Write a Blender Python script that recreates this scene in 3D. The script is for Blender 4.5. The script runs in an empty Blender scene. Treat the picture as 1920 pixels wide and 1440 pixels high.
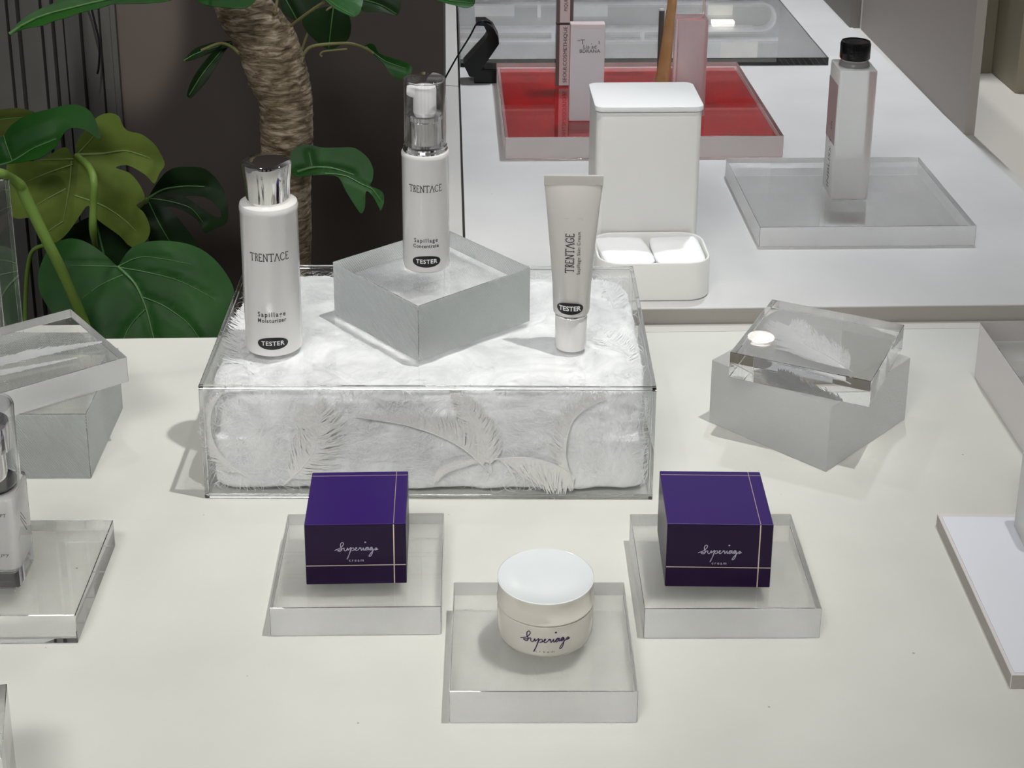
import bpy, bmesh, math, random, json
from mathutils import Vector, Matrix, noise
from mathutils.geometry import delaunay_2d_cdt
R=math.radians
sc=bpy.context.scene; COL=sc.collection
# ---------------------------------------------------------------- camera
cam=bpy.data.cameras.new('camera'); co=bpy.data.objects.new('camera',cam); COL.objects.link(co); sc.camera=co
cam.sensor_fit='HORIZONTAL'; cam.sensor_width=36; cam.lens=2986.74*36/1920
cam.shift_x=0; cam.shift_y=-0.25743; cam.clip_start=.02; cam.clip_end=30
_p,_y,_r=R(18.0343),R(-2.4405),R(.3839)
_f=Vector((-math.sin(_y)*math.cos(_p),math.cos(_y)*math.cos(_p),-math.sin(_p))); _rt=Vector((math.cos(_y),math.sin(_y),0)); _u=_rt.cross(_f)
_R=_rt*math.cos(_r)+_u*math.sin(_r); _U=-_rt*math.sin(_r)+_u*math.cos(_r)
co.matrix_world=Matrix(((_R.x,_U.x,-_f.x,0),(_R.y,_U.y,-_f.y,0),(_R.z,_U.z,-_f.z,.6),(0,0,0,1)))
# ---------------------------------------------------------------- world: dim shop interior, brighter near eye level, dark ceiling
w=bpy.data.worlds.new('world'); sc.world=w; w.use_nodes=True; nt=w.node_tree; bgn=nt.nodes['Background']
tc=nt.nodes.new('ShaderNodeTexCoord'); sp=nt.nodes.new('ShaderNodeSeparateXYZ'); cr=nt.nodes.new('ShaderNodeValToRGB')
nt.links.new(tc.outputs['Generated'],sp.inputs[0]); nt.links.new(sp.outputs['Z'],cr.inputs[0]); nt.links.new(cr.outputs[0],bgn.inputs[0])
e=cr.color_ramp.elements; e[0].position=0; e[0].color=(.30,.29,.28,1); e[1].position=1; e[1].color=(.05,.05,.05,1)
for ps,c in ((.25,(.62,.62,.62,1)),(.45,(.75,.76,.78,1)),(.62,(.34,.34,.35,1)),(.8,(.13,.13,.13,1))):
    x=cr.color_ramp.elements.new(ps); x.color=c
bgn.inputs[1].default_value=.44
# ---------------------------------------------------------------- lights
def spot(name,loc,to,energy,size,blend,rad,col):
    l=bpy.data.lights.new(name,'SPOT'); l.energy=energy; l.spot_size=R(size); l.spot_blend=blend; l.shadow_soft_size=rad; l.color=col
    o=bpy.data.objects.new(name,l); COL.objects.link(o); o.location=loc
    o.rotation_euler=(Vector(to)-Vector(loc)).to_track_quat('-Z','Y').to_euler(); return o
spot('spot_key',(.50,.74,2.3),(-.08,1.03,0),126,30,1,.020,(1,.99,.94))
spot('spot_counter',(.57,2.12,2.3),(.33,1.90,0),125,50,1,.04,(.90,.95,1))
spot('spot_side',(-.55,1.75,2.2),(.12,1.05,0),16,40,.9,.035,(1,.97,.93))
spot('spot_wall',(-.15,.45,2.2),(-.352,1.747,.155),300,3.2,.7,.01,(1,.94,.88))
spot('spot_slats',(-.15,.45,2.2),(-.470,1.74,.118),260,3.0,.6,.01,(1,.94,.88))
al=bpy.data.lights.new('ceiling_panel','AREA'); al.energy=28; al.shape='RECTANGLE'; al.size=.9; al.size_y=.4; al.color=(1,.98,.95)
ao=bpy.data.objects.new('ceiling_panel',al); COL.objects.link(ao); ao.location=(-.5,-.7,1.9); ao.rotation_euler=(Vector((0,1,0))-ao.location).to_track_quat('-Z','Y').to_euler()
spot('spot_plants',(-.75,.55,2.1),(-.33,1.45,.05),15,20,.8,.04,(1,.96,.9))
sc.view_settings.view_transform='Standard'; sc.view_settings.look='None'; sc.view_settings.exposure=0.0; sc.view_settings.gamma=1; sc.view_settings.use_curve_mapping=False
sc.cycles.max_bounces=18; sc.cycles.transmission_bounces=18; sc.cycles.glossy_bounces=8; sc.cycles.diffuse_bounces=5; sc.cycles.transparent_max_bounces=16
sc.cycles.use_denoising=True; sc.cycles.blur_glossy=0.5; sc.cycles.sample_clamp_indirect=0
spot('fill_spot_far',(.35,2.2,2.1),(.38,2.85,.12),52,75,.8,.03,(.97,.98,1))  # added lamp, unseen, to brighten the far wall and the riser
# ---------------------------------------------------------------- materials
def nodes(m): return m.node_tree.nodes, m.node_tree.links
def mat(name,col=(.8,.8,.8),rough=.5,metal=0,trans=0,ior=1.45,coat=0,spec=.5,bump=None,noisecol=None,sss=0,emit=None):
    m=bpy.data.materials.new(name); m.use_nodes=True; n,l=nodes(m); b=n['Principled BSDF']
    b.inputs['Base Color'].default_value=(*col,1); b.inputs['Roughness'].default_value=rough; b.inputs['Metallic'].default_value=metal
    b.inputs['Transmission Weight'].default_value=trans; b.inputs['IOR'].default_value=ior; b.inputs['Coat Weight'].default_value=coat
    b.inputs['Coat Roughness'].default_value=.05; b.inputs['Specular IOR Level'].default_value=spec
    if sss: b.inputs['Subsurface Weight'].default_value=sss; b.inputs['Subsurface Radius'].default_value=(1,1,1); b.inputs['Subsurface Scale'].default_value=.004
    if emit: b.inputs['Emission Color'].default_value=(*emit[0],1); b.inputs['Emission Strength'].default_value=emit[1]
    if bump or noisecol:
        t=n.new('ShaderNodeTexCoord')
    if bump:                       # (scale, strength, distance)
        x=n.new('ShaderNodeTexNoise'); x.inputs['Scale'].default_value=bump[0]; x.inputs['Detail'].default_value=4
        l.new(t.outputs['Object'],x.inputs['Vector']); q=n.new('ShaderNodeBump'); q.inputs['Strength'].default_value=bump[1]; q.inputs['Distance'].default_value=bump[2]
        l.new(x.outputs['Fac'],q.inputs['Height']); l.new(q.outputs[0],b.inputs['Normal'])
    if noisecol:                   # (scale, colour2, low, high)
        x=n.new('ShaderNodeTexNoise'); x.inputs['Scale'].default_value=noisecol[0]; x.inputs['Detail'].default_value=6
        l.new(t.outputs['Object'],x.inputs['Vector']); r=n.new('ShaderNodeValToRGB'); l.new(x.outputs['Fac'],r.inputs[0])
        r.color_ramp.elements[0].position=noisecol[2]; r.color_ramp.elements[1].position=noisecol[3]
        r.color_ramp.elements[0].color=(*noisecol[1],1); r.color_ramp.elements[1].color=(*col,1); l.new(r.outputs[0],b.inputs['Base Color'])
    return m
clear=mat('clear_acrylic',(.998,1,.999),0,trans=1,ior=1.49)
def sheet_mat(name,tint,rough=0,k=1.5):   # thin clear plastic sheet: passes light straight, mirrors more towards grazing angles (Schlick)
    m=bpy.data.materials.new(name); m.use_nodes=True; n,l=m.node_tree.nodes,m.node_tree.links; n.clear()
    o=n.new('ShaderNodeOutputMaterial'); mx=n.new('ShaderNodeMixShader'); t=n.new('ShaderNodeBsdfTransparent'); g=n.new('ShaderNodeBsdfGlossy'); f=n.new('ShaderNodeLayerWeight')
    t.inputs[0].default_value=(*tint,1); g.inputs[0].default_value=(1,1,1,1); g.inputs['Roughness'].default_value=rough; f.inputs[0].default_value=.5
    def mth(op,a,bv):
        q=n.new('ShaderNodeMath'); q.operation=op; q.use_clamp=True; l.new(a,q.inputs[0]); q.inputs[1].default_value=bv; return q.outputs[0]
    s=mth('MULTIPLY',mth('ADD',mth('MULTIPLY',mth('POWER',f.outputs['Facing'],5),.96),.04),k)
    l.new(s,mx.inputs[0]); l.new(t.outputs[0],mx.inputs[1]); l.new(g.outputs[0],mx.inputs[2]); l.new(mx.outputs[0],o.inputs[0]); return m
sheet=sheet_mat('thin_clear_acrylic_sheet',(.985,.99,.99)); capsheet=sheet_mat('thin_clear_plastic_cap',(.975,.975,.98),.0,1.7)
def plate_mat():   # cast acrylic: refracting body with a small share of light passing straight through the polished faces
    m=mat('cast_acrylic_plate',(1,1,1),0,trans=1,ior=1.49); n,l=nodes(m); t=n.new('ShaderNodeBsdfTransparent'); mx=n.new('ShaderNodeMixShader'); mx.inputs[0].default_value=.16
    l.new(n['Principled BSDF'].outputs[0],mx.inputs[1]); l.new(t.outputs[0],mx.inputs[2]); l.new(mx.outputs[0],n['Material Output'].inputs[0]); return m
plate=plate_mat()
frost=mat('frosted_acrylic_edge',(.97,.975,.97),.5,trans=.6,ior=1.49,bump=(900,.25,.0004))
frost_dark=mat('satin_acrylic_side',(.88,.88,.87),.55,trans=.78,ior=1.49,bump=(700,.3,.0004))
def lined_frost():
    m=mat('hatched_frosted_acrylic',(.74,.78,.77),.5,trans=.8,ior=1.49); n,l=nodes(m); b=n['Principled BSDF']
    t=n.new('ShaderNodeTexCoord'); mp=n.new('ShaderNodeMapping'); mp.inputs['Rotation'].default_value=(0,R(35),R(20)); wv=n.new('ShaderNodeTexWave'); wv.inputs['Scale'].default_value=230; wv.inputs['Distortion'].default_value=1.5
    q=n.new('ShaderNodeBump'); q.inputs['Strength'].default_value=.5; q.inputs['Distance'].default_value=.0005
    l.new(t.outputs['Object'],mp.inputs[0]); l.new(mp.outputs[0],wv.inputs[0]); l.new(wv.outputs['Fac'],q.inputs['Height']); l.new(q.outputs[0],b.inputs['Normal']); return m
hatch=lined_frost()
def table_mat(name,col,speck):
    m=mat(name,col,.42,spec=.35); n,l=nodes(m); b=n['Principled BSDF']; t=n.new('ShaderNodeTexCoord')
    x=n.new('ShaderNodeTexNoise'); x.inputs['Scale'].default_value=9; x.inputs['Detail'].default_value=8; l.new(t.outputs['Object'],x.inputs['Vector'])
    r=n.new('ShaderNodeValToRGB'); r.color_ramp.elements[0].color=(*[c*.93 for c in col],1); r.color_ramp.elements[1].color=(*[min(1,c*1.04) for c in col],1); r.color_ramp.elements[0].position=.3; r.color_ramp.elements[1].position=.7
    l.new(x.outputs['Fac'],r.inputs[0])
    v=n.new('ShaderNodeTexVoronoi'); v.inputs['Scale'].default_value=42; l.new(t.outputs['Object'],v.inputs['Vector'])
    r2=n.new('ShaderNodeValToRGB'); r2.color_ramp.elements[0].position=.028; r2.color_ramp.elements[1].position=.04; r2.color_ramp.elements[0].color=(1,1,1,1); r2.color_ramp.elements[1].color=(0,0,0,1)
    l.new(v.outputs['Distance'],r2.inputs[0])
    r3=n.new('ShaderNodeValToRGB'); r3.color_ramp.interpolation='CONSTANT'; r3.color_ramp.elements[0].color=(0,0,0,1); r3.color_ramp.elements[0].position=0; r3.color_ramp.elements[1].position=.62; r3.color_ramp.elements[1].color=(1,1,1,1)
    sx=n.new('ShaderNodeSeparateXYZ'); l.new(v.outputs['Color'],sx.inputs[0]); l.new(sx.outputs['X'],r3.inputs[0])
    mu=n.new('ShaderNodeMath'); mu.operation='MULTIPLY'; l.new(r2.outputs[0],mu.inputs[0]); l.new(r3.outputs[0],mu.inputs[1])
    mx=n.new('ShaderNodeMix'); mx.data_type='RGBA'; l.new(mu.outputs[0],mx.inputs['Factor']); l.new(r.outputs[0],mx.inputs['A']); mx.inputs['B'].default_value=(*speck,1)
    l.new(mx.outputs['Result'],b.inputs['Base Color'])
    x2=n.new('ShaderNodeTexNoise'); x2.inputs['Scale'].default_value=420; l.new(t.outputs['Object'],x2.inputs['Vector']); q=n.new('ShaderNodeBump'); q.inputs['Strength'].default_value=.12; q.inputs['Distance'].default_value=.0004
    l.new(x2.outputs['Fac'],q.inputs['Height']); l.new(q.outputs[0],b.inputs['Normal']); return m
M_table=table_mat('off_white_table_laminate',(.655,.66,.62),(.36,.34,.31)); M_shelf=table_mat('cool_white_counter_laminate',(.64,.64,.635),(.45,.45,.44))
M_strip=mat('pale_edge_strip',(.60,.585,.555),.4); M_face=mat('taupe_counter_edge',(.36,.34,.31),.5); M_black=mat('black_plastic',(.006,.006,.007),.12,spec=.3); M_gap=mat('dark_joint',(.03,.028,.025),.8)
M_wall=mat('dark_taupe_wall',(.070,.058,.050),.85,noisecol=(3,(.058,.047,.041),.3,.7)); M_slat=mat('dark_grey_metal_frame',(.07,.07,.068),.45,noisecol=(5,(.045,.045,.043),.3,.7))
M_board=mat('warm_grey_board',(.36,.325,.295),.6); M_board2=mat('darker_grey_board',(.20,.18,.16),.6); M_olive=mat('olive_beige_cabinet',(.30,.27,.20),.6); M_beige=mat('beige_counter',(.62,.58,.53),.5)
M_white=mat('white_glossy_plastic',(.80,.79,.775),.25,coat=.4,sss=.05); M_holder=mat('white_satin_metal',(.80,.80,.775),.38); M_lid=mat('white_satin_lid',(.86,.87,.88),.4)
M_chrome=mat('polished_chrome',(.78,.77,.76),.04,metal=1); M_ink=mat('grey_black_ink',(.05,.045,.05),.4); M_sticker=mat('black_sticker',(.012,.012,.014),.35,coat=.3); M_paper=mat('white_ink',(.85,.85,.83),.5)
M_cotton=mat('white_cotton',(.90,.91,.93),.9,bump=(300,.5,.001)); M_down=mat('white_down',(.90,.91,.925),.9)
def downy():
    n,l=nodes(M_down); b=n['Principled BSDF']; t=n.new('ShaderNodeTexCoord'); x=n.new('ShaderNodeTexNoise'); x.inputs['Scale'].default_value=15; x.inputs['Detail'].default_value=9; x.inputs['Roughness'].default_value=.62; x.inputs['Distortion'].default_value=2.6
    l.new(t.outputs['Object'],x.inputs['Vector']); r=n.new('ShaderNodeValToRGB'); l.new(x.outputs['Fac'],r.inputs[0]); e=r.color_ramp.elements; e[0].position=.34; e[0].color=(.72,.73,.745,1); e[1].position=.62; e[1].color=(.97,.975,.985,1)
    l.new(r.outputs[0],b.inputs['Base Color']); u=n.new('ShaderNodeBump'); u.inputs['Strength'].default_value=.2; u.inputs['Distance'].default_value=.003; l.new(x.outputs['Fac'],u.inputs['Height']); l.new(u.outputs[0],b.inputs['Normal'])
downy()

M_feather=mat('white_feather',(.95,.955,.965),.55); M_feath2=mat('ivory_white_feather',(.86,.855,.84),.5)
M_purple=mat('violet_coated_card',(.030,.008,.125),.32,coat=.25); M_purple_shade=mat('violet_coated_card_shaded',(.016,.003,.034),.35,coat=.05,spec=.25); M_gold=mat('pale_gold_foil',(.75,.62,.55),.3,metal=.6); M_lav=mat('lavender_ink',(.62,.58,.72),.4)  # second violet: same card, shade of front and sides put into its colour
M_pinked=mat('pink_tinted_acrylic',(.97,.74,.74),.02,trans=1,ior=1.49); M_red=mat('red_film',(.60,.010,.018),.25); M_pinkcard=mat('pale_pink_card',(.74,.62,.63),.4); M_brown=mat('brown_grey_tint',(.16,.12,.115),.15,coat=.6)
M_wood=mat('tan_wood',(.52,.30,.14),.5,noisecol=(60,(.44,.24,.10),.35,.65)); M_dkgrey=mat('dark_grey_plastic',(.10,.085,.08),.35); M_pinkb=mat('pink_frosted_bottle',(.86,.66,.67),.22,trans=.75,ior=1.35)
M_frostb=mat('frosted_translucent_plastic',(.90,.90,.88),.28,trans=.75,ior=1.3); M_pinkl=mat('dusty_pink_label',(.47,.36,.36),.4); M_lilac=mat('white_lilac_acrylic',(.86,.825,.82),.3,trans=.2,ior=1.4)
M_cream=mat('milky_cream_glass',(.76,.80,.82),.10,coat=.6,sss=.3); M_jar=mat('cream_white_jar',(.74,.71,.635),.18,coat=.7,sss=.1); M_sheet=mat('bright_white_sheet',(.78,.81,.88),.35,coat=.3)
M_bark=mat('pale_ridged_bark',(.24,.19,.125),.8); M_pot=mat('dark_planter',(.06,.055,.05),.6)
M_stalk=mat('green_stalk',(.15,.25,.045),.45); M_twig=mat('brown_green_twig',(.12,.11,.04),.6); M_vein=mat('pale_leaf_vein',(.045,.13,.03),.5); M_veinl=mat('pale_underside_vein',(.20,.29,.10),.5)
def leafm(n,c,c2,r): return mat(n,c,r+.08,spec=.15,noisecol=(14,c2,.35,.65),bump=(60,.15,.001))
LM={'dark':leafm('dark_green_leaf',(.013,.070,.008),(.006,.040,.005),.35),'light':leafm('light_green_leaf_underside',(.150,.215,.040),(.080,.12,.020),.5),
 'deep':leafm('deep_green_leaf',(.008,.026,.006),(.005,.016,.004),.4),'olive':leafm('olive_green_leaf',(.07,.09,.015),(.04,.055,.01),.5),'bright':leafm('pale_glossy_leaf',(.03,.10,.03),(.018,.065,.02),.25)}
def bark():
    n,l=nodes(M_bark); b=n['Principled BSDF']; t=n.new('ShaderNodeTexCoord'); mp=n.new('ShaderNodeMapping'); mp.inputs['Scale'].default_value=(26,26,115); l.new(t.outputs['Object'],mp.inputs[0])
    x=n.new('ShaderNodeTexNoise'); x.inputs['Scale'].default_value=2.2; x.inputs['Detail'].default_value=7; x.inputs['Roughness'].default_value=.65; x.inputs['Distortion'].default_value=.6; l.new(mp.outputs[0],x.inputs['Vector'])
    r=n.new('ShaderNodeValToRGB'); l.new(x.outputs['Fac'],r.inputs[0]); e=r.color_ramp.elements; e[0].position=.36; e[0].color=(.055,.038,.022,1); e[1].position=.66; e[1].color=(.40,.34,.26,1); q=e.new(.5); q.color=(.17,.125,.075,1)
    l.new(r.outputs[0],b.inputs['Base Color']); u=n.new('ShaderNodeBump'); u.inputs['Strength'].default_value=.9; u.inputs['Distance'].default_value=.0022; l.new(x.outputs['Fac'],u.inputs['Height']); l.new(u.outputs[0],b.inputs['Normal'])
bark()
# ---------------------------------------------------------------- helpers
def link(o,parent=None):
    COL.objects.link(o)
    if parent is not None: o.parent=parent
    return o
def tag(o,label=None,cat=None,group=None,kind=None):
    for k,v_ in (('label',label),('category',cat),('group',group),('kind',kind)):
        if v_: o[k]=v_
    return o
def thing(name,label,cat,loc=(0,0,0),rz=0,group=None,kind=None):
    o=bpy.data.objects.new(name,None); COL.objects.link(o); o.empty_display_size=.01; o.location=loc; o.rotation_euler=(0,0,rz); return tag(o,label,cat,group,kind)
def mk(name,bm,mats,parent=None,smooth=None,label=None):
    me=bpy.data.meshes.new(name); bm.normal_update(); bm.to_mesh(me); bm.free()
    for m in (mats if isinstance(mats,(list,tuple)) else [mats]): me.materials.append(m)
    if smooth is not None:
        me.polygons.foreach_set('use_smooth',[True]*len(me.polygons)); me.set_sharp_from_angle(angle=R(smooth))
    o=link(bpy.data.objects.new(name,me),parent)
    if label: o['label']=label
    return o
def box_bm(x0,x1,y0,y1,z0,z1,bm=None,bev=0,mi=0):
    own=bmesh.new(); bmesh.ops.create_cube(own,size=1)
    for v_ in own.verts: v_.co=Vector(((x0+x1)/2+v_.co.x*(x1-x0),(y0+y1)/2+v_.co.y*(y1-y0),(z0+z1)/2+v_.co.z*(z1-z0)))
    if bev: bmesh.ops.bevel(own,geom=list(own.edges),offset=bev,segments=2,affect='EDGES',profile=.5)
    for f in own.faces: f.material_index=mi
    if bm is None: return own
    me=bpy.data.meshes.new('t'); own.to_mesh(me); own.free(); bm.from_mesh(me); bpy.data.meshes.remove(me); return bm
def struct(name,bm,m,parent=None,smooth=None):
    o=mk(name,bm,m,parent,smooth)
    if parent is None: o['kind']='structure'
    return o
def acrylic(bm_dims,sidemat_index=1,bev=.0004):
    w_,d,h=bm_dims; bm=bmesh.new(); bmesh.ops.create_cube(bm,size=1)
    for v_ in bm.verts: v_.co=Vector((v_.co.x*w_,v_.co.y*d,(v_.co.z+.5)*h))
    for f in bm.faces: f.material_index=0 if abs(f.normal.z)>.5 else sidemat_index
    r=bmesh.ops.bevel(bm,geom=list(bm.edges),offset=bev,segments=1,affect='EDGES',profile=.5)
    for f in r['faces']: f.material_index=0
    return bm
def slab(name,label,dims,loc,rz,side,group=None,cat='display block',parent=None,top=None):
    o=mk(name,acrylic(dims),[top or (plate if 'plate' in name or 'block' in name else clear),side],parent); o.location=loc; o.rotation_euler=(0,0,R(rz)); return tag(o,label,cat,group)
def lathe(prof,seg=72,cap=True):
    bm=bmesh.new(); rings=[]
    for r_,z in prof:
        if r_<1e-6: rings.append([bm.verts.new((0,0,z))])
        else: rings.append([bm.verts.new((r_*math.cos(2*math.pi*k/seg),r_*math.sin(2*math.pi*k/seg),z)) for k in range(seg)])
    for a,b in zip(rings,rings[1:]):
        for k in range(seg):
            j=(k+1)%seg
            if len(a)==1 and len(b)==1: continue
            if len(a)==1: bm.faces.new((a[0],b[j],b[k]))
            elif len(b)==1: bm.faces.new((a[k],a[j],b[0]))
            else: bm.faces.new((a[k],a[j],b[j],b[k]))
    bmesh.ops.recalc_face_normals(bm,faces=bm.faces); return bm
def rr(w_,d,r_,n=6,cx=0,cy=0):
    pts=[]
    for sx,sy,a0 in ((1,1,0),(-1,1,90),(-1,-1,180),(1,-1,270)):
        for k in range(n+1):
            a=R(a0+90*k/n); pts.append((cx+sx*(w_/2-r_)+r_*math.cos(a),cy+sy*(d/2-r_)+r_*math.sin(a)))
    return pts
def loft(rings,closed_ends=True,bm=None,mi=0):
    bm=bm or bmesh.new(); vs=[[bm.verts.new(p) for p in ring] for ring in rings]; fs=[]
    for a,b in zip(vs,vs[1:]):
        n=len(a)
        for k in range(n): fs.append(bm.faces.new((a[k],a[(k+1)%n],b[(k+1)%n],b[k])))
    if closed_ends: fs.append(bm.faces.new(list(reversed(vs[0])))); fs.append(bm.faces.new(vs[-1]))
    for f in fs: f.material_index=mi
    return bm
def prism(pts,z0,z1,bev=0,bm=None,mi=0):
    rings=[]
    def off(d):
        cx=sum(p[0] for p in pts)/len(pts); cy=sum(p[1] for p in pts)/len(pts); out=[]
        for x,y in pts:
            v_=Vector((x-cx,y-cy)); L=v_.length; out.append((x-v_.x/L*d,y-v_.y/L*d))
        return out
    if bev:
        i=off(bev); rings=[[(*p,z0) for p in i],[(*p,z0+bev) for p in pts],[(*p,z1-bev) for p in pts],[(*p,z1-bev*.3) for p in off(bev*.3)],[(*p,z1) for p in i]]
    else: rings=[[(*p,z0) for p in pts],[(*p,z1) for p in pts]]
    return loft(rings,True,bm,mi)
def tube(pts,bm=None,seg=10,mi=0,flat=1):
    """pts: (x,y,z,r)"""
    bm=bm or bmesh.new(); P=[Vector(p[:3]) for p in pts]; rings=[]; up=None
    for i,p in enumerate(P):
        t=(P[min(i+1,len(P)-1)]-P[max(i-1,0)]).normalized()
        if up is None: up=t.orthogonal().normalized()
        up=(up-t*up.dot(t)).normalized(); s=t.cross(up)
        rings.append([bm.verts.new(p+(up*math.cos(2*math.pi*k/seg)*flat+s*math.sin(2*math.pi*k/seg))*pts[i][3]) for k in range(seg)])
    for a,b in zip(rings,rings[1:]):
        for k in range(seg):
            f=bm.faces.new((a[k],a[(k+1)%seg],b[(k+1)%seg],b[k])); f.material_index=mi
    for r_ in (rings[0],rings[-1]):
        f=bm.faces.new(r_); f.material_index=mi
    return bm
def smoothline(pts,sub=6):
    out=[]; n=len(pts)
    for i in range(n-1):
        p0,p1,p2,p3=[Vector(pts[max(0,min(n-1,k))]) for k in (i-1,i,i+1,i+2)]
        for k in range(sub):
            t=k/sub; out.append(.5*((2*p1)+(p2-p0)*t+(2*p0-5*p1+4*p2-p3)*t*t+(3*p1-p0-3*p2+p3)*t**3))
    out.append(Vector(pts[-1])); return out
# lettering: flat glyph shapes in (x,y), then mapped on a front face or round a body
def text_faces(body,size,shear=0,xs=1.0,space=1.0,bold=0):
    c=bpy.data.curves.new('t','FONT'); c.body=body; c.size=size; c.align_x='CENTER'; c.align_y='CENTER'; c.shear=shear; c.space_character=space; c.resolution_u=3; c.offset=bold
    o=bpy.data.objects.new('t',c); COL.objects.link(o); bpy.context.view_layer.update()
    me=bpy.data.meshes.new_from_object(o.evaluated_get(bpy.context.evaluated_depsgraph_get()))
    V=[(v_.co.x*xs,v_.co.y) for v_ in me.vertices]; F=[list(p.vertices) for p in me.polygons]
    bpy.data.objects.remove(o); bpy.data.curves.remove(c); bpy.data.meshes.remove(me); return V,F
def stroke_faces(lines,w_):
    V=[];F=[]
    for ln in lines:
        ww=w_
        if isinstance(ln,dict): ww=ln['w']; ln=ln['p']
        for (x0,y0),(x1,y1) in zip(ln,ln[1:]):
            d=Vector((x1-x0,y1-y0))
            if d.length<1e-9: continue
            n=Vector((-d.y,d.x)).normalized()*ww/2; e_=d.normalized()*ww*.25; b=len(V)
            V+=[(x0+n.x-e_.x,y0+n.y-e_.y),(x0-n.x-e_.x,y0-n.y-e_.y),(x1-n.x+e_.x,y1-n.y+e_.y),(x1+n.x+e_.x,y1+n.y+e_.y)]; F.append([b,b+1,b+2,b+3])
    return V,F
def put(VF,parent,m,mapf,name='lettering',label=None):
    V,F=VF; bm=bmesh.new(); vs=[bm.verts.new(mapf(x,y)) for x,y in V]
    for f in F:
        try: bm.faces.new([vs[i] for i in f])
        except ValueError: pass
    return mk(name,bm,m,parent,label=label)
def on_cyl(r_,z,phi=0): return lambda x,y:(r_*math.sin(x/r_+phi),-r_*math.cos(x/r_+phi),z+y)
def on_front(y0,cx,cz): return lambda x,y:(cx+x,y0,cz+y)
def oval_faces(a,b,n=40,m_=6):
    V=[(0,0)];F=[]
    for j in range(1,m_+1):
        for k in range(n):
            t=2*math.pi*k/n; V.append((a*j/m_*math.cos(t),b*j/m_*math.sin(t)*(1+.12*math.cos(t)**2)))
    for k in range(n): F.append([0,1+k,1+(k+1)%n])
    for j in range(m_-1):
        for k in range(n): F.append([1+j*n+k,1+(j+1)*n+k,1+(j+1)*n+(k+1)%n,1+j*n+(k+1)%n])
    return V,F
SERIF={'T':([[(0,1),(.8,1)],[(.4,1),(.4,0)],[(0,1),(0,.88)],[(.8,1),(.8,.88)],[(.28,0),(.52,0)]],.8),
'R':([[(.1,0),(.1,1)],[(.1,1),(.32,1),(.42,.86),(.42,.68),(.3,.54),(.1,.52)],[(.26,.53),(.52,0)],[(0,0),(.2,0)]],.5),
'E':([[(.1,0),(.1,1)],[(.1,1),(.52,1),(.52,.9)],[(.1,.52),(.42,.52)],[(.1,0),(.55,0),(.55,.12)]],.58),
'N':([[(.1,0),(.1,1),(.7,0),(.7,1)],[(0,0),(.2,0)],[(.6,1),(.8,1)]],.8),
'A':([[(0,0),(.4,1),(.8,0)],[(-.06,0),(.1,0)],[(.7,0),(.88,0)]],.8),
'C':([[(.72,.82),(.55,.98),(.36,1),(.14,.86),(.03,.6),(.03,.4),(.14,.14),(.36,0),(.55,.02),(.74,.18)]],.76),
'G':([[(.72,.82),(.55,.98),(.36,1),(.14,.86),(.03,.6),(.03,.4),(.14,.14),(.36,0),(.6,.04),(.72,.14),(.72,.4),(.55,.4)]],.78),
'O':([[(.4,1),(.16,.88),(.03,.6),(.03,.4),(.16,.12),(.4,0),(.64,.12),(.77,.4),(.77,.6),(.64,.88),(.4,1)]],.8)}
def serif(txt,width,height,gap=.16,w_=.075):
    x=0; L=[]
    for ch in txt:
        g,a=SERIF[ch]; L+=[[(x+px,py) for px,py in s] for s in g]; x+=a+gap
    tot=x-gap; k=width/tot
    return stroke_faces([[((px-tot/2)*k,(py-.5)*height) for px,py in s] for s in L],height*w_*1.4)
def script_word(width):
    base=[(-.02,.42),(.06,.50),(.13,.60),(.19,.80),(.175,.93),(.13,.86),(.12,.68),(.15,.5),(.13,.38),(.08,.36),(.05,.41),(.12,.46),(.20,.56),(.205,.42),(.25,.38),(.29,.56),(.295,.42),(.33,.50),(.37,.58),(.33,.20),(.29,-.08),(.27,-.16),(.32,.12),(.38,.50),(.43,.56),(.44,.44),(.39,.38),(.46,.44),(.51,.54),(.49,.58),(.475,.46),(.50,.38),(.55,.46),(.58,.58),(.59,.52),(.61,.56),(.615,.40),(.64,.44),(.67,.56),(.675,.40),(.72,.46),(.77,.57),(.74,.58),(.71,.46),(.73,.39),(.77,.46),(.79,.58),(.79,.42),(.83,.46),(.88,.57),(.85,.59),(.82,.47),(.85,.40),(.89,.52),(.88,.22),(.84,.02),(.80,.0),(.83,.16),(.92,.42),(.97,.54),(.99,.50),(.95,.40),(1.02,.46)]
    pts=[(p.x,p.y) for p in smoothline([(x,y,0) for x,y in base],4)]
    dot=[(.70,.92),(.715,.95),(.73,.92),(.715,.90),(.70,.92)]
    k=width; return stroke_faces([[((x-.5)*k,(y-.42)*k*.42) for x,y in pts],[((x-.5)*k,(y-.42)*k*.42) for x,y in dot]],k*.020)
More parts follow.
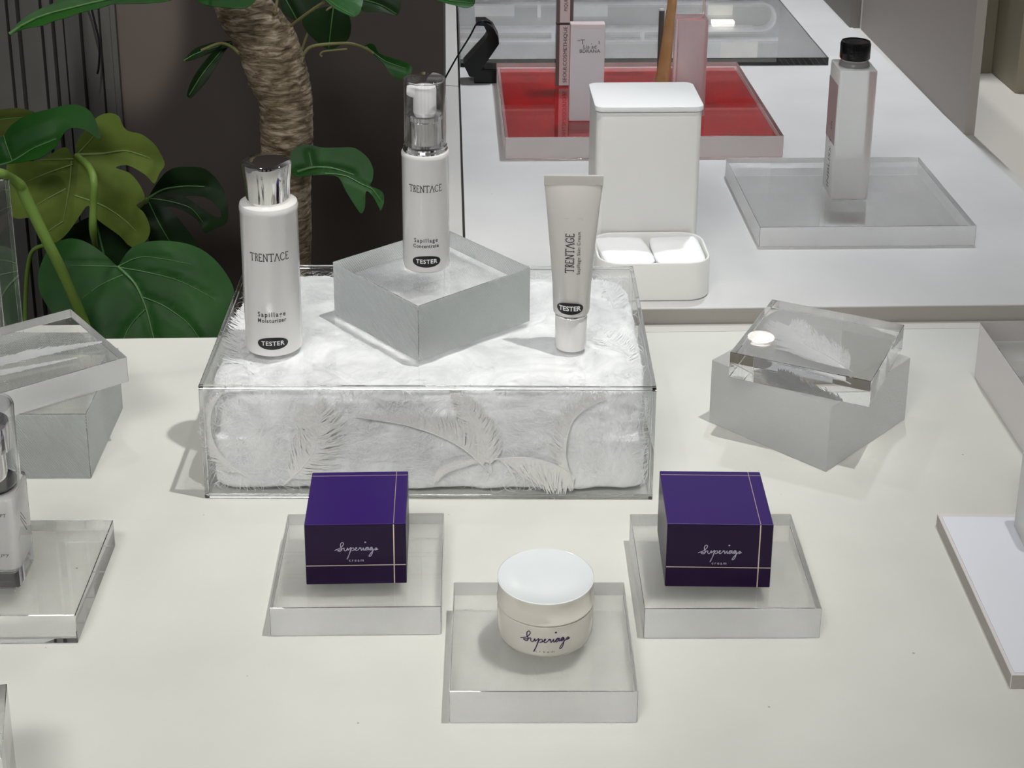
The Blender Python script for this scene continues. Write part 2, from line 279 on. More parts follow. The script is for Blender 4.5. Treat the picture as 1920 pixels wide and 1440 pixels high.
LEAVES_MONSTERA=[{'label':'large dark green heart-shaped leaf with pale midrib, lowest of the plant','mat':'dark','o':[-0.3163,1.42,-0.0071],'n':[0.0,-0.8,0.6],'pts':[[0.0,0.0],[7.4,11.6],[16.7,20.0],[32.7,23.5],[57.2,22.6],[78.6,16.0],[95.5,2.4],[107.5,-14.5],[111.5,-26.2],[109.9,-36.1],[104.1,-52.4],[96.8,-70.3],[86.3,-86.4],[68.0,-105.4],[49.5,-114.8],[32.0,-112.9],[7.7,-101.5],[-15.7,-81.9],[-37.5,-65.4],[-56.2,-47.3],[-68.8,-29.1],[-73.3,-15.9],[-72.6,0.8],[-64.3,19.1],[-48.6,26.5],[-32.3,23.8],[-15.4,13.6]],'veins':[[[0.0,0.0],[17.1,-16.8],[28.0,-38.4],[34.8,-61.4],[43.6,-92.3],[48.6,-113.2]],[[0.0,0.0],[20.6,8.2],[43.4,6.2],[69.6,0.9]],[[1.7,-0.9],[31.1,-7.0],[60.6,-15.6],[93.6,-32.6]],[[25.9,-30.2],[45.6,-38.6],[68.9,-55.3],[82.5,-73.4]],[[0.0,0.0],[-21.0,0.2],[-43.6,0.5]],[[5.3,-8.4],[-13.4,-18.2],[-30.2,-31.2]],[[28.1,-41.7],[14.7,-57.9],[6.3,-78.9]]],'holes':[],'bump':0.012},
{'label':'light green leaf seen from its underside with pale radiating veins','mat':'light','o':[-0.3657,1.5,0.0784],'n':[0.108,-0.97,0.216],'pts':[[0.0,0.0],[1.6,14.3],[17.2,32.3],[24.9,38.7],[34.8,40.3],[42.8,36.6],[45.0,29.4],[50.3,21.6],[63.3,17.6],[74.5,7.8],[80.6,-2.7],[84.2,-14.0],[78.8,-22.3],[73.4,-32.3],[66.3,-24.3],[56.7,-17.0],[47.0,-12.3],[37.0,-14.4],[49.9,-20.1],[59.3,-32.5],[63.6,-46.4],[55.0,-52.8],[61.2,-60.0],[65.7,-70.5],[66.6,-80.9],[61.4,-90.9],[47.9,-95.7],[36.9,-82.8],[24.2,-71.8],[14.8,-62.8],[8.9,-50.6],[0.1,-60.4],[-12.2,-76.8],[-24.2,-86.5],[-32.2,-84.3],[-34.9,-72.2],[-44.0,-60.7],[-58.7,-60.8],[-65.0,-57.1],[-67.6,-40.1],[-66.7,-6.3],[-52.3,-4.4],[-34.4,-2.7],[-19.3,5.1],[-9.4,8.0],[-4.1,-0.7]],'veins':[[[0.0,0.0],[24.6,-0.2],[47.7,1.3],[70.4,-7.4]],[[0.0,0.0],[12.1,12.2],[19.1,20.3]],[[-3.5,-4.1],[-34.4,-2.7]],[[-3.7,-9.2],[-28.6,-16.5],[-51.9,-25.6]],[[-5.2,-5.7],[-8.1,-29.3],[-12.4,-49.5],[-16.6,-66.4]],[[-11.5,-32.6],[-30.0,-41.9],[-41.8,-48.9]],[[-16.5,-65.5],[-31.7,-75.0]],[[-3.7,-39.7],[22.0,-51.2],[41.1,-65.8],[53.6,-80.2]]],'holes':[],'bump':0.012},
{'label':'dark green leaf curling over at the upper left','mat':'dark','o':[-0.3834,1.44,0.114],'n':[-0.1,-0.752,0.652],'pts':[[-49.5,-1.9],[-37.3,3.8],[-32.3,12.7],[-19.4,23.7],[4.2,31.6],[19.9,37.2],[29.8,37.9],[40.6,33.3],[49.3,21.0],[55.0,5.1],[40.9,12.0],[29.2,12.8],[22.5,8.7],[18.2,-0.2],[15.6,-8.4],[3.5,-18.9],[-14.1,-22.1],[-32.2,-22.5],[-45.1,-24.2]],'veins':[[[-41.8,-24.1],[-26.0,-20.0],[-5.3,-7.1],[14.5,2.3]],[[-26.0,-20.0],[-37.3,3.8]]],'holes':[],'bump':0.01},
{'label':'dark split leaf with an oval hole at the right of the plant','mat':'deep','o':[-0.3086,1.55,0.0131],'n':[0.101,-0.909,0.404],'pts':[[0.0,0.0],[3.7,6.9],[10.9,17.1],[19.8,26.4],[32.1,30.6],[54.6,29.3],[64.8,22.6],[71.4,14.3],[78.7,-2.0],[80.5,-14.5],[78.5,-29.4],[66.2,-34.9],[55.6,-38.8],[50.8,-27.1],[40.8,-17.8],[30.6,-12.0],[18.6,-9.7],[28.6,-20.7],[40.1,-37.1],[49.9,-53.5],[34.0,-64.9],[11.7,-63.7],[1.8,-49.2],[-4.4,-31.4],[-12.6,-17.0],[-14.2,-14.2],[-5.4,-8.5]],'veins':[[[0.0,0.0],[15.8,8.1],[36.6,10.6],[57.4,9.6]],[[0.0,0.0],[22.2,-4.6],[42.7,-12.6],[54.3,-27.3]],[[-0.1,-3.5],[9.5,-25.1],[20.8,-46.7]]],'holes':[[[36.2,0.4],[48.3,0.3],[60.4,-2.9],[69.6,-11.3],[73.6,-21.2],[68.3,-22.7],[56.5,-15.1],[44.7,-5.7]]],'bump':0.008},
{'label':'olive green leaf edge peeking out behind the upper left leaf','mat':'olive','o':[-0.4402,1.56,0.1029],'n':[0.0,-0.914,0.406],'pts':[[-24.0,1.9],[-10.3,3.9],[1.6,5.2],[11.9,3.8],[20.5,0.7],[31.0,-8.9],[21.0,-22.7],[-2.9,-24.3],[-23.5,-17.2]],'veins':[[[-20.4,-6.8],[20.6,-3.6]]],'holes':[],'bump':0.004},
{'label':'deep green shaded leaf hidden low behind the heart-shaped leaf','mat':'deep','o':[-0.3629,1.54,-0.0201],'n':[0.0,-0.954,0.301],'pts':[[0.1,17.6],[24.5,13.8],[41.7,-0.4],[52.1,-11.0],[58.9,-28.7],[23.9,-52.9],[-14.3,-52.5],[-45.4,-31.2],[-48.7,-13.6],[-27.8,3.8],[-10.3,14.1]],'veins':[[[0.1,14.0],[6.8,-17.6],[13.5,-44.0]]],'holes':[],'bump':0.006}]
LEAVES_FICUS=[{'label':'long pointed leaf hanging at the upper left, tip towards the left edge','mat':'dark','o':[-0.2913,1.25,0.2883],'n':[0.0,-0.707,0.707],'pts':[[-56.1,-20.2],[-49.4,-10.6],[-36.8,-0.9],[-23.6,5.5],[-10.5,13.1],[16.5,21.8],[53.4,26.1],[72.9,15.0],[64.0,9.5],[54.0,7.2],[45.7,6.3],[31.9,5.3],[23.6,4.8],[13.8,0.5],[0.3,-3.2],[-12.1,-8.1],[-21.0,-10.5],[-26.2,-13.4],[-32.4,-15.2],[-44.2,-16.5],[-52.1,-18.9]],'veins':[[[-55.7,-20.0],[-44.7,-11.7],[-27.3,-3.1],[-0.4,4.3],[35.8,14.0],[63.6,15.0]]],'holes':[],'bump':0.006},
{'label':'broad leaf covering the top of the trunk at the left','mat':'dark','o':[-0.1964,1.38,0.2599],'n':[0.0,-0.707,0.707],'pts':[[-30.1,13.6],[-21.7,1.6],[-13.8,-2.2],[-4.8,-4.1],[6.6,-4.8],[18.0,-4.5],[24.7,1.4],[27.4,10.3],[17.6,28.5],[-8.4,34.6],[-28.4,27.1]],'veins':[[[-27.1,7.6],[-0.6,10.5],[24.7,13.4]]],'holes':[],'bump':0.004},
{'label':'pale glossy leaf seen from below right of the trunk top','mat':'bright','o':[-0.092,1.36,0.2658],'n':[0.0,-0.503,0.865],'pts':[[-22.1,14.7],[-14.0,3.7],[-7.3,-5.4],[0.5,-11.7],[9.3,-14.8],[15.5,-12.7],[17.8,-5.5],[18.8,3.5],[17.1,18.2],[-2.4,27.6]],'veins':[[[-16.9,12.8],[-3.6,-3.6],[10.5,-12.7]]],'holes':[],'bump':0.004},
{'label':'dark rounded leaf hanging right of the trunk','mat':'deep','o':[-0.107,1.44,0.2352],'n':[0.102,-0.973,0.205],'pts':[[1.0,8.0],[-11.8,5.7],[-22.6,-0.7],[-27.1,-5.9],[-23.2,-15.4],[-14.2,-25.0],[-6.5,-31.3],[0.2,-32.5],[8.3,-28.4],[15.2,-23.3],[17.9,-13.9],[17.2,-4.5],[12.8,3.6]],'veins':[[[2.2,6.6],[-0.4,-10.7],[-3.1,-30.7]]],'holes':[],'bump':0.005},
{'label':'dark leaf right at the top behind the pale glossy leaf','mat':'deep','o':[-0.0631,1.48,0.2348],'n':[0.0,-0.8,0.6],'pts':[[-20.7,13.5],[-17.8,-4.4],[-12.3,-8.1],[2.8,-8.6],[13.8,-10.8],[18.6,-6.0],[19.5,2.9],[17.8,17.9],[-4.3,25.5]],'veins':[[[-19.3,7.5],[0.0,0.0],[15.1,-9.0]]],'holes':[],'bump':0.004},
{'label':'thin leaf tip at the top in front of the counter corner','mat':'dark','o':[0.0079,1.4,0.2569],'n':[0.0,-0.707,0.707],'pts':[[-24.7,7.7],[-14.3,0.1],[-3.9,-3.3],[6.4,-6.8],[13.0,-5.8],[16.9,-0.1],[15.8,10.6],[-3.8,18.4]],'veins':[[[-22.1,7.7],[-3.9,1.5],[15.6,-0.1]]],'holes':[],'bump':0.003},
{'label':'dark green leaf behind the trunk top with yellowish stalk','mat':'deep','o':[-0.146,1.5,0.2258],'n':[0.0,-0.914,0.406],'pts':[[-15.3,17.0],[-13.2,0.0],[-6.9,-7.7],[1.4,-10.6],[13.9,-7.1],[22.2,1.3],[26.3,16.9],[8.2,25.4]],'veins':[[[-11.1,12.7],[1.4,-9.9]]],'holes':[],'bump':0.004},
{'label':'small dark leaf hanging left of the trunk, upper of a pair','mat':'deep','o':[-0.2329,1.45,0.1964],'n':[0.0,-0.914,0.406],'pts':[[-14.0,-7.7],[-9.7,-2.2],[-2.2,4.4],[8.6,8.2],[19.5,10.4],[31.4,10.9],[34.7,7.6],[21.7,3.2],[10.9,-0.6],[0.0,-5.0],[-8.6,-7.5]],'veins':[[[-13.5,-7.4],[0.0,-0.0],[30.4,9.8]]],'holes':[],'bump':0.003},
{'label':'narrow dark leaf pointing down left of the trunk, lower of a pair','mat':'deep','o':[-0.2257,1.44,0.1822],'n':[0.302,-0.905,0.302],'pts':[[-19.2,-22.2],[-15.6,-24.5],[-9.7,-19.9],[-0.1,-10.9],[10.0,1.3],[17.7,12.6],[24.1,20.9],[17.6,22.0],[9.4,16.7],[0.9,8.7],[-7.7,-0.4],[-15.4,-11.7]],'veins':[[[-17.0,-21.9],[-2.5,-3.0],[20.7,20.1]]],'holes':[],'bump':0.003},
{'label':'folded green leaf with drooping tips beside the trunk base','mat':'dark','o':[-0.1106,1.42,0.0995],'n':[0.0,-0.8,0.6],'pts':[[-38.4,0.3],[-36.8,7.6],[-31.9,12.2],[-22.1,14.8],[-15.1,13.7],[-7.2,11.7],[9.7,11.4],[19.7,11.3],[26.6,8.7],[35.7,0.8],[40.2,-8.6],[40.7,-13.8],[39.8,-21.1],[37.9,-25.7],[45.8,-29.4],[50.1,-33.5],[50.6,-41.7],[47.9,-49.4],[45.9,-45.8],[40.0,-35.5],[34.0,-31.3],[33.2,-45.7],[29.8,-52.3],[24.3,-45.6],[15.3,-31.2],[8.2,-17.7],[-2.7,-15.0],[-19.4,-15.6],[-32.2,-15.8],[-37.4,-8.0]],'veins':[[[-30.4,-10.7],[-16.7,-7.1],[-1.8,-7.5],[10.1,-10.5],[22.0,-14.7]],[[-4.7,-13.5],[14.1,-15.7],[30.0,-24.1],[39.9,-29.3],[48.4,-40.7]],[[-16.7,-7.1],[-19.9,7.5]]],'holes':[],'bump':0.006},
{'label':'twisted small leaf at the end of the right twig','mat':'dark','o':[-0.0527,1.43,0.1904],'n':[0.0,-0.914,0.406],'pts':[[-24.8,16.7],[-20.1,19.1],[-14.7,17.7],[-10.7,10.2],[-1.3,6.1],[10.7,2.7],[18.8,-1.5],[19.4,-8.2],[13.4,-14.3],[5.3,-14.3],[-1.4,-8.1],[-5.4,-1.3],[-13.4,6.9],[-20.1,12.3]],'veins':[[[-22.8,16.4],[-5.4,2.7],[13.4,-4.1]]],'holes':[],'bump':0.003}]
STEMS_MONSTERA=[[[-0.5324,1.5,-0.1336,0.0049],[-0.4802,1.42,-0.0053,0.0046],[-0.4379,1.36,0.0865,0.0043],[-0.4079,1.32,0.1268,0.0042],[-0.3846,1.3,0.1326,0.0041],[-0.3807,1.32,0.1203,0.0042],[-0.3761,1.33,0.1102,0.0047],[-0.3745,1.335,0.1003,0.0052],[-0.3626,1.34,0.0609,0.005],[-0.3502,1.345,0.0222,0.0048],[-0.3379,1.35,-0.0225,0.0046],[-0.3318,1.36,-0.0585,0.0045]],[[-0.3661,1.5,0.0775,0.0026],[-0.3485,1.46,0.0845,0.0031],[-0.3387,1.44,0.0829,0.0035],[-0.3346,1.43,0.0745,0.0038],[-0.3369,1.43,0.0521,0.0035],[-0.3392,1.43,0.0277,0.0036],[-0.3428,1.45,0.001,0.0021]],[[-0.3095,1.55,0.0131,0.0022],[-0.3135,1.55,0.0056,0.0028],[-0.3239,1.56,-0.0067,0.0028],[-0.3488,1.58,-0.0559,0.0028],[-0.3771,1.6,-0.1442,0.0029]],[[-0.4118,1.55,-0.037,0.0022],[-0.4325,1.56,-0.0467,0.0022],[-0.4432,1.57,-0.0702,0.0023],[-0.4521,1.58,-0.1139,0.0023],[-0.4556,1.58,-0.1539,0.0023]]]
STEMS_FICUS=[[[-0.1332,1.42,0.2006,0.0015],[-0.1263,1.42,0.2089,0.0017],[-0.1143,1.42,0.2116,0.0017],[-0.0917,1.42,0.2128,0.0015],[-0.0788,1.425,0.208,0.0015],[-0.0686,1.43,0.2003,0.0015]],[[-0.1348,1.44,0.202,0.0012],[-0.1304,1.44,0.2145,0.0012],[-0.1218,1.44,0.2311,0.0012],[-0.1061,1.44,0.2427,0.0012]],[[-0.1407,1.4,0.2347,0.0014],[-0.1278,1.39,0.2466,0.0014],[-0.1099,1.38,0.2609,0.0014],[-0.0936,1.37,0.2738,0.0014]],[[-0.1912,1.42,0.2037,0.0015],[-0.1989,1.43,0.2071,0.0015],[-0.2108,1.44,0.2079,0.0015],[-0.2285,1.44,0.2011,0.0015]],[[-0.1589,1.44,0.2368,0.0015],[-0.1595,1.46,0.2387,0.0015],[-0.162,1.5,0.2402,0.0015]],[[-0.2165,1.25,0.3004,0.0013],[-0.2153,1.34,0.2927,0.0014],[-0.2119,1.42,0.2889,0.0014],[-0.2042,1.46,0.2856,0.0015]],[[-0.221,1.39,0.2773,0.0014],[-0.2148,1.44,0.2846,0.0015]],[[-0.0916,1.36,0.28,0.0014],[-0.1289,1.42,0.2874,0.0014],[-0.1775,1.46,0.2896,0.0015]],[[-0.045,1.48,0.253,0.0015],[-0.0917,1.45,0.2821,0.0015],[-0.1289,1.42,0.2874,0.0014]],[[0.0041,1.4,0.2716,0.0014],[-0.051,1.43,0.2863,0.0015],[-0.0917,1.45,0.2821,0.0015]],[[-0.0919,1.42,0.2073,0.001],[-0.1118,1.42,0.2054,0.001],[-0.1165,1.42,0.2026,0.001],[-0.1153,1.42,0.2003,0.001]]]
TRUNK=[[-0.262,1.47,0.44,0.01],[-0.24,1.465,0.37,0.018],[-0.224,1.46,0.315,0.0165],[-0.2113,1.46,0.2749,0.0149],[-0.1928,1.46,0.2402,0.0248],[-0.1809,1.46,0.2224,0.027],[-0.1693,1.46,0.2019,0.0287],[-0.1612,1.46,0.1709,0.0284],[-0.156,1.46,0.1539,0.0262],[-0.1542,1.46,0.1363,0.0253],[-0.1545,1.46,0.1072,0.0252],[-0.1556,1.46,0.0854,0.025],[-0.1581,1.46,0.0302,0.0248],[-0.1641,1.46,-0.1075,0.0252]]
CABLE=[[-0.3953,1.6,0.1918,0.0014],[-0.3916,1.6,0.1772,0.0014],[-0.3879,1.6,0.1544,0.0014],[-0.3848,1.6,0.1315,0.0014],[-0.3874,1.6,0.1055,0.0014],[-0.3897,1.6,0.0968,0.0014]]
# ================================================================ SETTING
Z=Vector((0,0,1)); HS=.0144; E_=.0002
struct('table_top',box_bm(-.75,1.05,.30,1.248,-.03,0,bev=.001),M_table)
struct('table_base',box_bm(-.73,1.03,.33,1.22,-.9,-.03),M_face)
struct('trim_1',box_bm(.0,1.05,1.2495,1.2635,-.03,-.0005,bev=.0005),M_strip)
bm=prism([(.0165,1.265),(.6115,1.265),(.5835,2.50),(.0165,2.50)],-.02,HS,bev=.0006); struct('counter_top',bm,M_shelf)
struct('trim_2',box_bm(.0155,.612,1.2648,1.2652,-.019,HS-.0012),M_face)
struct('trim_3',box_bm(-.002,.0142,1.266,2.50,-.02,HS-.0015,bev=.0005),M_strip)
struct('trim_4',box_bm(.0142,.0165,1.266,2.50,-.02,HS-.004),M_gap)
bm=prism([(.6118,1.265),(.622,1.265),(.594,2.50),(.5838,2.50)],-.02,HS-.001); struct('trim_5',bm,M_strip)
struct('counter_base',box_bm(.0,.60,1.28,2.48,-.9,-.02),M_face)
struct('floor',box_bm(-2.5,3,-1,4,-.95,-.9),M_face)
struct('wall_back',box_bm(-1.6,-.004,1.75,1.80,-.9,1.6),M_wall)
struct('side_counter',box_bm(.625,2.2,1.05,2.6,-.06,-.02,bev=.001),M_beige)
struct('side_counter_base',box_bm(.66,2.2,1.1,2.58,-.9,-.06),M_face)
struct('partition_1',box_bm(.600,.612,1.733,2.214,-.0185,.55),M_board)
struct('partition_2',box_bm(.585,.600,2.222,2.70,-.0185,.55),M_board2)
struct('wall_right',box_bm(.63,.757,2.10,2.30,-.0195,.9),M_olive)
struct('wall_right_return',box_bm(.7575,1.4,2.005,2.30,-.0195,.9),M_olive)
ex=[-.75,-.488,-.4785,-.4757,-.457,-.451,-.445,-.4376,-.4278,-.419,-.4076,-.4006,-.3873,-.3758,-.3688]
bm=bmesh.new()
for i,(a,b) in enumerate(zip(ex,ex[1:])):
    box_bm(a+.0006,b-.0006,1.7485-(.012,.004,.016,.002,.012,.004,.018,.006,.003,.014,.002,.010,.004,.008)[i],1.7495,-.6,.9,bm,mi=0)
struct('trim_6',bm,M_slat)
tag(mk('cable',tube([(*p,.0012) for p in smoothline([(x,y,z) for x,y,z,r_ in [(c[0],1.722,c[2],0) for c in CABLE]],5)]),M_black,smooth=60),'black wavy cable hanging against the dark grey slatted frame','cable')
# display bins on the far wall, seen only as reflections in the glass riser
FW=3.2
for i,(x0,x1,c,y_) in enumerate(((-1.8,-.95,(.5,.48,.45),-1.5),(-.90,-.62,(.03,.03,.035),-1.45),(-.60,-.18,(.6,.6,.6),-1.5),(-.12,.22,(.015,.015,.018),-1.3),(.30,.62,(.55,.55,.56),-1.5),(.66,.74,(.05,.07,.25),-1.45),(.80,1.2,(.04,.04,.045),-1.5),(1.3,2.2,(.5,.48,.45),-1.5))):  # added unseen boards, dark and pale, to stripe the chrome reflections
    struct('reflection_board' if i==0 else 'reflection_board.%03d'%i,box_bm(x0,x1,y_-.04,y_,-.9,1.75),mat('front_panel_%d'%i,c,.6))
struct('wall_far',box_bm(-1.2,1.6,FW+.02,FW+.06,-.9,.9),mat('far_wall_panel',(.30,.30,.285),.6))
bm=bmesh.new(); Mf=mat('white_bin_rim',(.85,.86,.87),.4)
for x0,x1,z0,z1,r_ in ((-.3,.685,.238,.300,.03),(-.3,.742,.316,.50,.035)):
    outer=[(p[0],p[1]) for p in rr(x1-x0,z1-z0,r_,6,(x0+x1)/2,(z0+z1)/2)]; inner=[(p[0],p[1]) for p in rr(x1-x0-.010,z1-z0-.008,r_-.004,6,(x0+x1)/2,(z0+z1)/2)]
    n=len(outer); vo=[bm.verts.new((x,FW-.01,z)) for x,z in outer]; vi=[bm.verts.new((x,FW-.01,z)) for x,z in inner]; vb=[bm.verts.new((x,FW+.02,z)) for x,z in inner]
    for k in range(n):
        j=(k+1)%n; bm.faces.new((vo[k],vo[j],vi[j],vi[k])); bm.faces.new((vi[k],vi[j],vb[j],vb[k]))
for x0,x1,z0,z1 in ((-.3,.64,.2925,.2965),(.188,.194,.24,.268),(.218,.224,.296,.316),(.405,.411,.296,.316)): box_bm(x0,x1,FW-.008,FW+.019,z0,z1,bm)
struct('trim_7',bm,Mf)
for i,(x0,x1,z0,z1,c) in enumerate(((.058,.14,.243,.268,(.75,.77,.77)),(.256,.334,.243,.270,(.72,.80,.76)),(.544,.595,.241,.268,(.78,.80,.70)),(.574,.652,.325,.365,(.85,.80,.66)),(.50,.574,.325,.365,(.62,.66,.66)))):
    struct('trim_%d'%(8+i),box_bm(x0,x1,FW+.005,FW+.018,z0,z1),mat('bin_back_%d'%i,c,.6))
struct('trim_13',box_bm(.550,.596,FW-.02,FW,.2755,.281),mat('lamp_strip',(1,1,1),.5,emit=((1,.96,.85),3.0)))

# ================================================================ ACRYLIC PLATES AND BLOCKS ON THE TABLE
slab('acrylic_plate','clear square acrylic plate under the open cream jar',(.1058,.1044,.0211),(.0533,.7981,E_),-1.78,frost,'square acrylic plates on the table',cat='acrylic plate')
slab('acrylic_plate','clear square acrylic plate under the left violet box',(.104,.1044,.0201),(-.0569,.8814,E_),-.87,frost,'square acrylic plates on the table',cat='acrylic plate')
slab('acrylic_plate','clear square acrylic plate under the right violet box',(.1077,.1051,.0214),(.1724,.8716,E_),-1.6,frost,'square acrylic plates on the table',cat='acrylic plate')
slab('acrylic_plate','clear acrylic plate at the left edge under the square perfume bottle',(.115,.1044,.020),(-.2815,.8802,E_),-1.2,clear,'square acrylic plates on the table',cat='acrylic plate',top=clear)
slab('acrylic_plate','clear wide acrylic plate on the back counter under the tall black-capped bottle',(.2088,.1978,.0205),(.4016,.4988+1,HS+E_),-.22,frost,cat='acrylic plate')
slab('acrylic_block','satin acrylic block set diagonally under the pump bottle on the feather box',(.1054,.1033,.0436),(-.0127,1.093,.0877+2*E_),38.8,hatch,cat='acrylic block')
slab('acrylic_block','grey frosted acrylic block under a tilted clear slab at the right',(.1096,.1062,.0529),(.2759,1.0875,E_),43.87,frost_dark,cat='acrylic block',top=frost_dark)
slab('acrylic_slab','thick clear acrylic slab with a white feather inside on the right grey block',(.105,.105,.0208),(.2785,1.0796,.0533+E_),-28.1,clear,cat='acrylic slab')
slab('acrylic_block','frosted grey-green acrylic block at the left table edge under a turned slab',(.105,.105,.0519),(-.308,1.0717,E_),-1.5,hatch,cat='acrylic block')
slab('acrylic_slab','white-edged acrylic slab turned on the left frosted block, feather strands inside',(.1035,.1035,.0204),(-.3076,1.0781,.0523+E_),35.0,frost,cat='acrylic slab')
slab('acrylic_block','tall pale lilac acrylic block cut off by the right picture edge',(.15,.15,.0487),(.5025,1.0805,E_),-1.0,M_lilac,cat='acrylic block')
slab('glass_riser','large low clear glass riser at the back of the counter behind the red tray',(.4905,.50,.011),(.26275,2.274,HS+E_),0,clear,cat='riser')

# ================================================================ FEATHERS
def feather_bm(sh,hw,nrm,n=90,ang=40,jit=.25,rs=1,one=None,bw=.00035,tipw=.25,bm=None,curl=.0):
    rnd=random.Random(rs); P=smoothline(sh,8); bm=bm or bmesh.new(); N_=Vector(nrm).normalized()
    tube([(*p,.00055*(1-.7*i/len(P))) for i,p in enumerate(P)],bm,6)
    m=len(P)-1
    for i in range(n):
        s=(.12+.88*i/n); f=s*m; k=min(int(f),m-1); p=P[k].lerp(P[k+1],f-k); t=(P[k+1]-P[k]).normalized(); side=t.cross(N_).normalized()
        prof=(math.sin(math.pi*min(1,(s-.08)*.9+.10))**.6)*(1-(1-tipw)*s)
        for sg in ((1,-1) if one is None else (one,)):
            L=hw*prof*(1+rnd.uniform(-jit,jit*.5)); a=R(ang+rnd.uniform(-8,8)); q=p.copy(); pr_=None; S=5; w0=bw*rnd.uniform(.8,1.3)
            for j in range(S+1):
                aa=a+R(22)*j/S; d=(side*sg*math.cos(aa)+t*math.sin(aa)); wd=d.cross(N_).normalized()*w0*(1-.75*j/S)
                lift=N_*(curl*(j/S)**2*L+rnd.uniform(-.0002,.0002))
                v1=bm.verts.new(q+wd+lift); v2=bm.verts.new(q-wd+lift)
                if pr_: bm.faces.new((pr_[0],v1,v2,pr_[1]))
                pr_=(v1,v2); q=q+d*L/S+Vector((rnd.uniform(-1,1),rnd.uniform(-1,1),rnd.uniform(-1,1)))*L*.02
    return bm
# ---- the feather filled display case
FB=thing('feather_display_case','long clear acrylic case filled with white down, carrying two bottles and a tube','display case',(-.011,1.0886,E_),R(-2.06))
w_,d_,h_=.3143,.2107,.0875; hx,hy=w_/2,d_/2
t_=.0026
mk('case_shell',box_bm(-hx,hx,-hy,hy,0,h_),sheet,FB); e_=.0001
bm=bmesh.new()
for sy in (-1,1):
    for z0 in (e_,h_-t_-e_): box_bm(-hx+e_,hx-e_,sy*(hy-e_-t_/2)-t_/2,sy*(hy-e_-t_/2)+t_/2,z0,z0+t_,bm,bev=.0002)
    for sx in (-1,1): box_bm(sx*(hx-e_-t_/2)-t_/2,sx*(hx-e_-t_/2)+t_/2,sy*(hy-e_-t_/2)-t_/2,sy*(hy-e_-t_/2)+t_/2,t_+2*e_,h_-t_-2*e_,bm,bev=.0002)
for sx in (-1,1):
    for z0 in (e_,h_-t_-e_): box_bm(sx*(hx-e_-t_/2)-t_/2,sx*(hx-e_-t_/2)+t_/2,-hy+t_+2*e_,hy-t_-2*e_,z0,z0+t_,bm,bev=.0002)
mk('glued_edges',bm,clear,FB)
DF=thing('down_filling','loose white down filling the long clear case','down',(-.011,1.0886,E_),R(-2.06),kind='stuff')
random.seed(5)
bm=bmesh.new(); bmesh.ops.create_cube(bm,size=2); bmesh.ops.subdivide_edges(bm,edges=list(bm.edges),cuts=52,use_grid_fill=True)
HX,HY,HZ=.1535,.0995,.0420; zc_=.0433
def se(v_):
    p=12 if v_.z>0 else 24; n=(abs(v_.x)**p+abs(v_.y)**p+abs(v_.z)**p)**(1/p); return v_/n
for v_ in bm.verts:
    q=se(v_.co); P=Vector((q.x*HX,q.y*HY,q.z*HZ)); nz=noise.fractal(P*30,1,2,4)*.0022+noise.fractal(P*150,1,2,3)*.0008
    nrm=Vector((q.x**5/HX,q.y**5/HY,q.z**5/HZ)).normalized(); P+=nrm*(nz-.0015); v_.co=P+Vector((0,0,zc_))
    lim=(hx-t_-.0006,hy-t_-.0006); v_.co.x=max(-lim[0],min(lim[0],v_.co.x)); v_.co.y=max(-lim[1],min(lim[1],v_.co.y)); v_.co.z=max(t_+.0006,min(h_-t_-.0008,v_.co.z))
mk('down_mass',bm,M_down,DF,smooth=180)
def inbox(P): return Vector((max(-hx+t_+.0008,min(hx-t_-.0008,P.x)),max(-hy+t_+.0008,min(hy-t_-.0008,P.y)),max(t_+.0008,min(h_-t_-.0012,P.z))))
bm=bmesh.new(); rnd=random.Random(3)
for i in range(11000):
    face=rnd.choices((0,1,2,3),(5,6,1,1))[0]; a,b=rnd.uniform(-1,1),rnd.uniform(-1,1)
    if face==0: P=Vector((a*.152,-.0985-rnd.uniform(0,.0015),zc_+b*.036)); N_=Vector((0,-1,0))
    elif face==1: P=Vector((a*.150,b*.098,zc_+.0400+rnd.uniform(0,.002))); N_=Vector((0,0,1))
    else: P=Vector(((-1 if face==2 else 1)*(.150+rnd.uniform(0,.002)),a*.098,zc_+b*.036)); N_=Vector((-1 if face==2 else 1,0,0))
    fl=noise.noise_vector(P*16); d=(fl+Vector((rnd.uniform(-.5,.5),rnd.uniform(-.5,.5),rnd.uniform(-.5,.5)))); d=(d-N_*d.dot(N_))
    if d.length<1e-4: continue
    d.normalize(); L=rnd.uniform(.006,.022); w0=rnd.uniform(.00008,.00018); pv=None
    for j in range(5):
        wd=d.cross(N_).normalized()*w0*(1-.7*j/4); Q=inbox(P); v1=bm.verts.new(Q+wd); v2=bm.verts.new(Q-wd)
        if pv: bm.faces.new((pv[0],v1,v2,pv[1]))
        pv=(v1,v2); P=P+d*L/4; d=(d+noise.noise_vector(P*60)*.5+Vector((rnd.uniform(-.2,.2),rnd.uniform(-.2,.2),rnd.uniform(-.2,.2)))).normalized()
mk('down_strands',bm,M_feather,DF)
